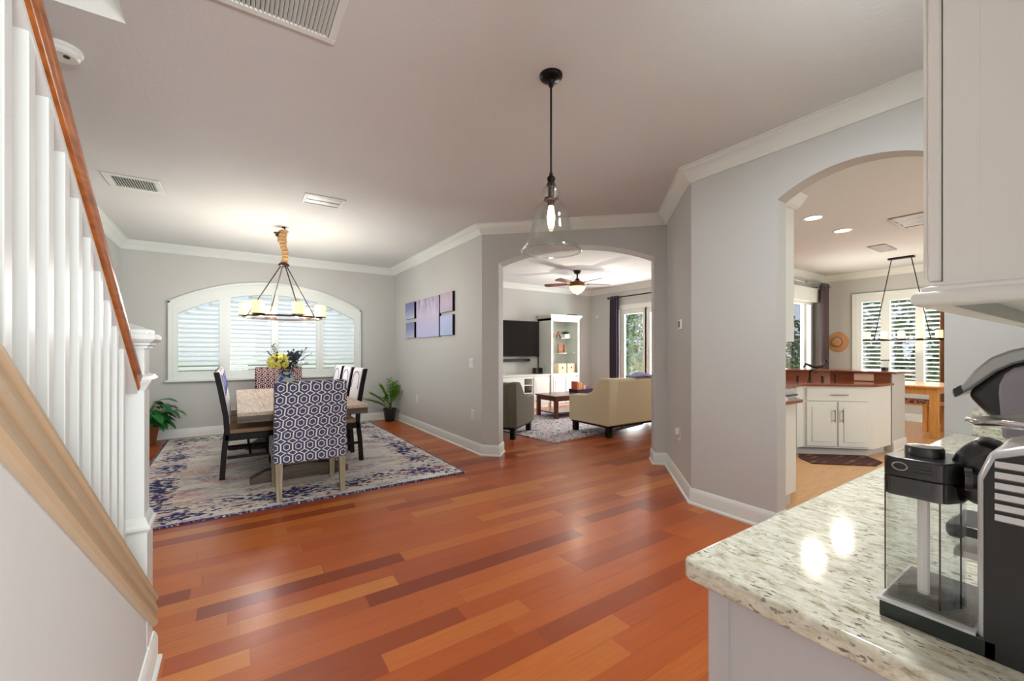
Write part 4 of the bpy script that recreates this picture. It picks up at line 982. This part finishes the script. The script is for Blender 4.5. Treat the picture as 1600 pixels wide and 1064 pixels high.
# half wall with raised bar
hw_ = struct(MB().prism([(6.73, 1.65), (7.24, 1.65), (7.24, 1.98), (6.30, 2.95), (5.2, 2.95), (5.2, 2.86), (6.22, 2.86), (7.0, 2.07), (6.73, 2.07)], 0, .965).build('wall_bar', 'wall', smooth=0))
struct(MB().sweep([(6.73, 1.65), (7.24, 1.65), (7.24, 1.98)], BS, side=1).build('baseboard_bar', 'white', smooth=0))
MB().prism([(5.2, 2.83), (6.20, 2.83), (6.715, 2.30), (6.725, 1.66), (6.712, 1.66), (6.70, 2.28), (6.19, 2.81), (5.2, 2.81)], KZ, .965).build('upstand', 'brownstone', t, smooth=0)
tag(MB().prism([(5.2, 2.78), (6.16, 2.78), (6.66, 2.26), (6.68, 1.60), (7.3, 1.56), (7.45, 1.66), (7.42, 2.15), (6.45, 3.15), (5.2, 3.15)], .966, .99).build('raised_counter', 'brownstone', bevel=.008, seg=3), 'raised brown bar top on the half wall behind the sink', 'worktop')
t = thing('kitchen_faucet', 'dark kitchen faucet set at the corner sink', 'faucet', (6.18, 2.32, KZ))
MB().lathe([(.03, 0), (.03, .01), (.018, .02), (.015, .06), (.014, .06)], 14).tube([(0, 0, .05), (0, 0, .12), (-.03, -.03, .15), (-.09, -.09, .14), (-.1, -.1, .11)], .012, 8).build('spout', 'bronze', t)
for s_ in (-1, 1): MB().lathe([(.022, 0), (.014, .02), (.012, .05), (.02, .055), (.02, .065), (.001, .066)], 12, (s_ * .1, -s_ * .1, 0)).build('tap_handle', 'bronze', t)
MB().lathe([(.018, 0), (.012, .02), (.012, .08), (.02, .085), (.02, .095), (.001, .096)], 12, (.22, -.2, 0)).build('soap_pump', 'bronze', t)
t = thing('bar_outlet', 'beige double outlet plate on the brown upstand', 'outlet', (6.704, 1.92, .91), -PI / 2)
B(-.10, .10, -.006, 0.0, -.045, .045).build('cover_plate', 'beigeplate', t, bevel=.002)
t = thing('reclining_sculpture', 'small dark reclining figure sculpture on the bar top', 'sculpture', (6.86, 2.50, .991), math.radians(-45))
MB().tube([(-.16, 0, .015), (-.13, 0, .07), (-.07, 0, .04), (.0, 0, .022), (.07, 0, .035), (.12, 0, .085)], [.012, .016, .018, .022, .024, .016], 10).build('body', 'bronze', t)
MB().ball((.13, 0, .115), .02).build('head', 'bronze', t)
t = thing('tumbler', 'clear tumbler with dark rim standing on the bar top', 'cup', (7.12, 1.82, .99))
MB().lathe([(.035, 0), (.046, .13), (.044, .13), (.033, .006), (.001, .006)], 20).build('cup', 'jugglass', t)
MB().lathe([(.047, .125), (.05, .125), (.05, .14), (.001, .142)], 20).build('lid', 'blackp', t)
MB().lathe([(.036, 0), (.038, .04), (.001, .041)], 20).build('base_band', 'dgrey', t)
mt = MB().prism([(5.668, 2.247), (6.22, 1.764), (6.012, 1.553), (5.754, 1.542), (5.303, 1.965), (5.459, 2.164)], 0, .008).build('kitchen_mat', 'mat'); tag(mt, 'brown patterned mat on the kitchen floor by the sink', 'mat')

# nook window with open shutters
win = struct(bpy.data.objects.new('window_2', None)); COL.objects.link(win)
np2 = [(NY1 - .11 - .28, NY1 - .11), (2.13, 2.47), (1.66, 2.02), (1.33, 1.55)]
m = MB().box(NX - .035, NX + .04, NY0, NY1, NZ1 - .14, NZ1).box(NX - .035, NX + .04, NY0, NY1, NZ0, NZ0 + .1)
ys = [NY1] + [v for p in np2 for v in (p[1], p[0])] + [NY0]
for i in range(0, len(ys), 2): m.box(NX - .03, NX + .035, ys[i + 1], ys[i], NZ0 + .1, NZ1 - .14)
m.box(NX - .05, NX - .03, NY0 - .03, NY0 + .03, NZ0 - .03, NZ1 + .03).box(NX - .05, NX - .03, NY1 - .03, NY1 + .03, NZ0 - .03, NZ1 + .03).box(NX - .05, NX - .03, NY0 + .03, NY1 - .03, NZ1 - .03, NZ1 + .03)
m.build('shutter_frame', 'white', win, smooth=0)
for y0, y1 in np2:
    m = MB(); louvers(m, y0, y1, NX + .01, NZ0 + .1, NZ1 - .16, .075, .08, math.radians(12), 'y'); m.build('louver_set', 'white', win, smooth=0)
B(NX + .1, NX + .106, NY0, NY1, NZ0, NZ1).build('window_pane', 'pane', win, smooth=0)
# sliding door
dd = struct(bpy.data.objects.new('door_2', None)); COL.objects.link(dd)
MB().box(SX0, SX0 + .07, 3.50, 3.6, 0, SZ).box(SX1 - .07, SX1, 3.50, 3.6, 0, SZ).box(SX0 + .07, SX1 - .07, 3.50, 3.6, SZ - .06, SZ).box(9.1, 9.22, 3.52, 3.58, 0, SZ - .06).box(SX0 + .07, SX1 - .07, 3.52, 3.58, 0, .08).build('door_frame', 'white', dd, smooth=0)
B(SX0 + .07, SX1 - .07, 3.545, 3.551, .08, SZ - .06).build('door_glass', 'pane', dd, smooth=0)
tag(B(7.95, 9.55, 3.40, 3.53, 2.18, 2.44).build('window_valance', 'white', bevel=.004), 'white box valance above the nook sliding door', 'valance')
curtain('curtain', 'plum grey curtain beside the nook sliding door', (9.38, 3.34), (9.70, 3.34), .02, 2.54, .04, 4, 'curtain')
t = thing('curtain_rod', 'silver curtain rod with curled finial above the nook slider', 'curtain rod', (8.9, 3.34, 2.505))
MB().tube([(-1.0, 0, 0), (.85, 0, 0)], .012, 10).ball((.87, 0, 0), .028).build('rod', 'steel', t)
MB().tube([(-.2 + .03 * math.cos(a * .5), -.02, .03 * math.sin(a * .5)) for a in range(12)], .006, 6).build('scroll', 'steel', t)
for x in (-.9, .75): MB().tube([(x, 0, 0), (x, .19, 0)], .008, 8).build('bracket', 'steel', t)
curtain('curtain', 'brown curtain at the right side of the nook window', (9.86, 1.80), (9.86, 1.55), .02, 2.2, .03, 4, 'browncurt', False)
t = thing('straw_hat', 'straw sun hat with blue band hung on the nook wall', 'hat', (NX, 3.262, 1.415))
m = MB(); hp = [(.18, .0), (.17, .02), (.085, .035), (.075, .09), (.06, .11), (.001, .115)]
m.lathe([(r, z) for r, z in hp] + [(.001, .105), (.06, .10), (.07, .04), (.17, .012)], 32, cap=False)
m.v = [(-z, x, y * 1.12) for x, y, z in m.v]; m.build('hat_body', 'straw', t, smooth=40)
m = MB().lathe([(.0865, .036), (.0825, .06), (.0795, .06), (.083, .034)], 32, cap=False); m.v = [(-z, x, y * 1.1) for x, y, z in m.v]; m.build('hat_band', 'blue', t)
# pine table, bench, chair
t = thing('pine_table', 'golden pine breakfast table by the nook window', 'table', (8.72, 2.1, 0))
MB().box(-.58, .58, -.62, .62, .715, .745).build('tabletop', 'pine', t, bevel=.012, seg=3)
MB().box(-.5, .5, -.55, -.525, .62, .715).box(-.5, .5, .525, .55, .62, .715).box(-.52, -.495, -.55, .55, .62, .715).box(.495, .52, -.55, .55, .62, .715).build('apron', 'pine', t, smooth=0)
for sx in (-1, 1):
    for sy in (-1, 1): B(sx * .48 - .045, sx * .48 + .045, sy * .535 - .045, sy * .535 + .045, 0, .715).build('leg', 'pine', t, bevel=.004)
t = thing('pine_bench', 'golden pine bench under the breakfast table', 'bench', (8.95, 2.05, 0))
MB().box(-.16, .16, -.32, .32, .40, .43).build('seat', 'pine', t, bevel=.006)
for sx in (-1, 1):
    for sy in (-1, 1): B(sx * .12 - .025, sx * .12 + .025, sy * .27 - .025, sy * .27 + .025, 0, .40).build('leg', 'pine', t, smooth=0)
tag(B(-.15, .15, -.31, .31, 0, .05).build('seat_cushion', 'cushion', loc=(8.95, 2.05, .43), bevel=.02, seg=3), 'brown print cushion on the pine bench', 'cushion')
t = thing('pine_chair', 'golden pine chair with curved back at right end of breakfast table', 'chair', (8.95, 1.52, 0), math.radians(0))
MB().box(-.2, .2, -.2, .16, .42, .45).build('seat', 'pine', t, bevel=.006)
for sx in (-1, 1):
    B(sx * .17 - .02, sx * .17 + .02, .1, .14, 0, .42).build('front_leg', 'pine', t, smooth=0)
    MB().tube([(sx * .17, -.2, 0), (sx * .17, -.18, .42), (sx * .175, -.22, .7), (sx * .18, -.26, .95)], .018, 8).build('back_post', 'pine', t)
for z in (.62, .78, .92): MB().tube([(-.175, -.21 - (z - .6) * .12, z), (0, -.24 - (z - .6) * .12, z + .01), (.175, -.21 - (z - .6) * .12, z)], .016, 8).build('back_slat', 'pine', t)
# linear pendant
t = thing('linear_pendant', 'dark bar pendant with five lit candle shades in the nook', 'lamp', (8.85, 2.06, 0))
B(-.05, .05, -.16, .16, H - .03, H).build('canopy', 'black', t, bevel=.012)
MB().box(-.02, .02, -.49, .49, 1.405, 1.425).build('bar', 'black', t, smooth=0)
for s_ in (-1, 1): MB().tube([(0, s_ * .12, H - .03), (0, s_ * .34, 1.42)], .006, 6).build('support_rod', 'black', t)
for i in range(5):
    y = -.43 + .215 * i
    MB().lathe([(.025, 1.425), (.048, 1.43), (.048, 1.44), (.001, 1.44)], 16, (0, y, 0)).build('candle_cup', 'bronze', t)
    MB().lathe([(.043, 1.44), (.043, 1.555), (.036, 1.56), (.001, 1.55)], 16, (0, y, 0)).build('candle_shade', 'candle', t)
point('nook_pendant_glow', (8.7, 2.06, 1.62), 8, (1, .88, .7), .012)

# ------------------------------------------------------------------ coffee counter in the foreground
CZ = .825
t = thing('coffee_counter_cabinet', 'pale grey base cabinet under the granite counter', 'cabinet')
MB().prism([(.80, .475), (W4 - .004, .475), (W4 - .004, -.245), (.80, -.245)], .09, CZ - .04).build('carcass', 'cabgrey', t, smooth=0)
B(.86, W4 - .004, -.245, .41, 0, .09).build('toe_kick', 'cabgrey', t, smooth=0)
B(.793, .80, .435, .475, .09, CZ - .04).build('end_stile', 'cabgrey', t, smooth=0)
for i in range(4): 
    x0 = .84 + .565 * i
    shaker(t, (x0, .475), (1, 0), .545, .11, CZ - .06, (0, 1))
r_ = .02
t = thing('granite_counter', 'speckled cream granite counter with eased edge in foreground', 'counter')
MB().prism([(.77, -.25), (W4, -.25), (W4, .523), (.79, .523), (.776, .517), (.77, .503)], CZ - .04, CZ).build('slab', 'granite', t, bevel=.008, seg=3)
B(W4 - .025, W4, -.25, .452, CZ, CZ + .135).build('backsplash', 'granite', t, bevel=.003)
struct(B(.6, W4, -.37, -.25, 0, H).build('wall_coffee', 'wall', smooth=0))
# upper cabinet
UX, UY, UZ = 1.13, .225, 1.375
t = thing('upper_cabinet', 'white upper cabinet with light rail over the granite counter', 'cabinet')
MB().box(UX, W4 - .11, -.245, UY - .022, UZ, 2.62).build('carcass', 'uppercab', t, smooth=0)
for i in range(3):
    w = (W4 - .11 - UX) / 3; x0 = UX + w * i
    dr = MB().box(x0 + .002, x0 + w - .002, UY - .019, UY, UZ + .012, 2.6).build('door', 'uppercab', t, bevel=.004)
    MB().box(x0 + .01, x0 + w - .01, UY, UY + .008, UZ + .022, 2.59).build('raised_panel', 'uppercab', dr, bevel=.004)
    MB().box(x0 + .07, x0 + w - .07, UY + .008, UY + .013, UZ + .09, 2.53).build('centre_panel', 'uppercab', dr, bevel=.004)
MB().box(UX - .004, UX, -.245, UY - .07, UZ, 2.62).build('end_panel', 'uppercab', t, bevel=.001, smooth=0)
MB().sweep([(UX - .004, -.245), (UX - .004, UY - .012), (W4 - .11, UY - .012)], [(-.02, UZ - .035), (.022, UZ - .035), (.028, UZ - .03), (.03, UZ - .022), (.026, UZ - .012), (.016, UZ - .006), (.016, UZ), (.006, UZ + .004), (.006, UZ + .01), (-.02, UZ + .01)], side=-1).build('light_rail', 'uppercab', t, smooth=40)

# coffee machine with milk jug
MX, MZ = .872, CZ
t = thing('coffee_machine', 'dark grey and silver capsule coffee machine with louvred side', 'coffee machine', (MX, .124, MZ))
# local: near side at x=0, front at y=0, body towards -y
pr_ = [(0, .0), (0, .25), (-.012, .288), (-.045, .302), (-.235, .302), (-.268, .29), (-.28, .26), (-.28, 0)]
MB().ext([(y, z) for y, z in pr_], (.004, 0, 0), (0, 1, 0), (0, 0, 1), (.172, 0, 0)).build('body', 'silver', t, bevel=.008, seg=3, smooth=50)
pi_ = [(-.007, .0), (-.007, .248), (-.018, .28), (-.047, .292), (-.233, .292), (-.26, .282), (-.272, .258), (-.272, 0)]
sp = MB().ext(pi_, (0, 0, 0), (0, 1, 0), (0, 0, 1), (.006, 0, 0)).build('side_panel', 'dgrey', t, bevel=.0015, smooth=0)
for i in range(6):
    z = .272 - i * .0145
    MB().obox((-.0005, -.14, z), (.003, 0, -.0015), (0, .122, 0), (.001, 0, .004)).build('louver_slat', 'silver', sp, smooth=0)
MB().box(.0, .176, -.02, .106, 0, .026).build('drip_tray', plain('dark_green_black', (34, 42, 40), .25), t, bevel=.002)
MB().box(-.002, .178, -.0, .108, .026, .030).build('tray_rim', 'silver', t, smooth=0)
m = MB()
for i in range(26): m.box(.008 + i * .0063, .011 + i * .0063, .004, .104, .030, .032)
m.build('drip_grid', 'steel', t, smooth=0)
m = MB(); m.ext([(-.02, .19), (.02, .195), (.034, .215), (.038, .25), (.03, .28), (.01, .293), (-.02, .293)], (.05, 0, 0), (0, 1, 0), (0, 0, 1), (.08, 0, 0)); m.build('brew_head', 'blackp', t, bevel=.02, seg=3, smooth=60)
B(.045, .13, -.004, .002, .03, .17).build('front_panel', 'blackp', t, smooth=0)
B(.05, .125, .0, .03, .115, .125).build('cup_shelf', 'steel', t, smooth=0)
m = MB(); P = [(.035, -.2), (.14, -.2), (.14, -.02), (.125, .008), (.088, .025), (.05, .008), (.035, -.02)]
m.prism(P, .318, .326); m.v = [(x, y, z + (y + .2) * .03 - (.008 if y > .0 else 0)) for x, y, z in m.v]; m.build('lever', 'chrome', t, bevel=.003, smooth=40)
B(.05, .125, -.2, -.16, .30, .321).build('lever_hinge', 'silver', t, smooth=0)
B(.03, .15, -.15, -.09, .302, .304).build('button_pad', 'dgrey', t, smooth=0)
t = thing('milk_jug', 'clear milk frother jug with black lid on the drip tray', 'jug', (.884, .0, MZ + .032))
plan = [(.0, .165), (.006, .155), (.036, .143), (.06, .142), (.10, .15), (.116, .19), (.086, .215), (.046, .229), (.02, .231), (.006, .228), (.0, .218)]
def inset(P, d_):
    cx0 = sum(p[0] for p in P) / len(P); cy0 = sum(p[1] for p in P) / len(P); return [(cx0 + (x - cx0) * (1 - d_), cy0 + (y - cy0) * (1 - d_)) for x, y in P]
def shell(P, z0, z1, mat, name, d_=.04):
    m = MB(); n = len(P); Q = inset(P, d_)
    m.v = [(x, y, z0) for x, y in P] + [(x, y, z1) for x, y in P] + [(x, y, z1) for x, y in Q] + [(x, y, z0 + .004) for x, y in Q]
    for k_ in range(3):
        for i in range(n): m.f.append((k_ * n + i, k_ * n + (i + 1) % n, (k_ + 1) * n + (i + 1) % n, (k_ + 1) * n + i))
    m.f += [tuple(range(n))[::-1], tuple(range(3 * n, 4 * n))]; m.mi = [0] * len(m.f)
    return m.build(name, mat, t, smooth=40)
shell(inset(plan, .03), 0, .185, 'jugglass', 'container')
shell(inset(plan, .06), .004, .02, 'jugglass', 'container_base', .3)
shell(plan, .166, .195, 'smoke', 'smoked_band')
ld = MB().prism(plan, .195, .226).build('lid', 'blackp', t, bevel=.003, smooth=40)
MB().lathe([(.024, .226), (.024, .238), (.022, .241), (.001, .242)], 20, (.055, .190, 0)).build('lid_knob', 'blackp', ld)
MB().tube([(-.0005, .2075 + .009 * math.cos(a * PI / 10), .213 + .006 * math.sin(a * PI / 10)) for a in range(20)], .0012, 6, True).build('emblem_oval', 'steel', ld)
for i in range(3): B(-.001, .001, .171, .191, .206 + i * .005, .208 + i * .005).build('grip_line', 'dgrey', ld, smooth=0)
MB().tube([(.03, .14, .205), (.035, .12, .203), (.045, .105, .198)], [.013, .012, .010], 12).tube([(.028, .142, .205), (.03, .134, .205)], .017, 14).build('milk_connector', 'blackp', t)
MB().tube([(.0025, .1625, .004), (.0025, .1625, .168)], .0011, 6).tube([(.036, .146, .004), (.036, .146, .168)], .0011, 6).tube([(.012, .2285, .004), (.012, .2285, .168)], .0011, 6).build('edge_rib', 'smoke', t)
MB().tube([(.03, .186, .012), (.03, .186, .19)], .0075, 10).build('suction_tube', 'porcelain', t)

# second coffee machine standing farther along the counter
t = thing('pod_coffee_maker', 'black and chrome pod coffee maker behind the louvred machine', 'coffee machine', (1.45, .16, CZ))
m = MB()
def YZ(px_, py_, X=1.45):
    r = (px_ - 800) / 650; dx, dy = .5563 + r * .83098, .83098 - r * .5563; k_ = X / dx; return (dy * k_ - .16, EYE + (547 - py_) / 650 * k_ - CZ)
head = [YZ(1517, 614), YZ(1535, 598), YZ(1560, 578), YZ(1590, 563), YZ(1620, 556), YZ(1680, 556), YZ(1680, 650), YZ(1600, 668), YZ(1575, 660), YZ(1550, 646), YZ(1535, 632)]
m.ext(head, (-.055, 0, 0), (0, 1, 0), (0, 0, 1), (.14, 0, 0)); m.build('brew_head', 'blackp', t, bevel=.014, seg=3, smooth=60)
lev = [YZ(1495, 607), YZ(1512, 600), YZ(1530, 578), YZ(1555, 558), YZ(1585, 547), YZ(1620, 540), YZ(1680, 536)]
lo = [YZ(1680, 557), YZ(1620, 562), YZ(1590, 569), YZ(1565, 580), YZ(1540, 597), YZ(1517, 611), YZ(1500, 620)]
lv = MB().ext(lev + lo, (-.062, 0, 0), (0, 1, 0), (0, 0, 1), (.154, 0, 0)).build('lever', plain('satin_silver', (176, 178, 178), .28, .5), t, bevel=.006, seg=3, smooth=60)
tip = [YZ(1498.5, 606), YZ(1510, 600), YZ(1515, 611), YZ(1502, 618)]
MB().ext(tip, (-.0635, 0, 0), (0, 1, 0), (0, 0, 1), (.157, 0, 0)).build('lever_grip', 'blackp', lv, smooth=0)
colm = [YZ(1575, 680), YZ(1569, 612), YZ(1570, 598), YZ(1578, 583), YZ(1592, 574), YZ(1612, 570), YZ(1660, 570), YZ(1660, 680)]
y0_ = min(p[0] for p in colm); y1_ = max(p[0] for p in colm)
MB().ext(colm, (-.075, 0, 0), (0, 1, 0), (0, 0, 1), (.018, 0, 0)).build('side_cover', plain('mauve_silver', (158, 154, 164), .35, .3), t, bevel=.006, seg=3, smooth=60)
B(-.07, .085, -.14, -.02, 0, YZ(1600, 640)[1]).build('water_tank_column', plain('mauve_silver', (158, 154, 164), .35, .3), t, bevel=.01)
B(-.07, .085, -.14, .085, 0, .03).build('base', 'blackp', t, bevel=.008)

# ------------------------------------------------------------------ garden outside
def bush(name, lb, loc, r, h, n, mat, trunk=True):
    t = thing(name, lb, 'tree', loc); m = MB()
    for i in range(n):
        a = random.uniform(0, 2 * PI); b = random.uniform(-1, 1); q = random.uniform(.3, 1) ** .5
        rr = r * q * math.sqrt(1 - b * b); c = Vector((rr * math.cos(a), rr * math.sin(a), h * .55 + b * q * h * .45))
        dv = Vector((random.gauss(0, 1), random.gauss(0, 1), random.gauss(0, .7)))
        leaf(m, c, dv, (random.random(), random.random(), 1), random.uniform(.14, .28), random.uniform(.06, .11), n=2)
    m.build('foliage', mat, t, smooth=0)
    MB().tube([(0, 0, -.12), (.05, 0, h * .4), (0, .05, h * .7)], [.09, .06, .02], 8).build('trunk', 'bark', t)
bush('garden_tree', 'bright green leafy tree outside the living room patio door', (11.5, 8.9, 0), 1.5, 3.4, 1500, 'bush')
bush('garden_tree', 'darker tree beyond the patio door, at left', (12.9, 12.0, 0), 1.6, 4.2, 1300, 'bush2')
bush('garden_tree', 'leafy tree outside the nook window', (13.6, 3.2, 0), 1.1, 3.0, 1200, 'bush2')
bush('garden_tree', 'low bright shrub outside the nook window, right part', (13.2, .9, 0), 1.1, 1.8, 900, 'bush')
bush('garden_tree', 'shady tree outside the nook sliding door', (12.8, 5.9, 0), 1.0, 2.6, 1000, 'bush2')
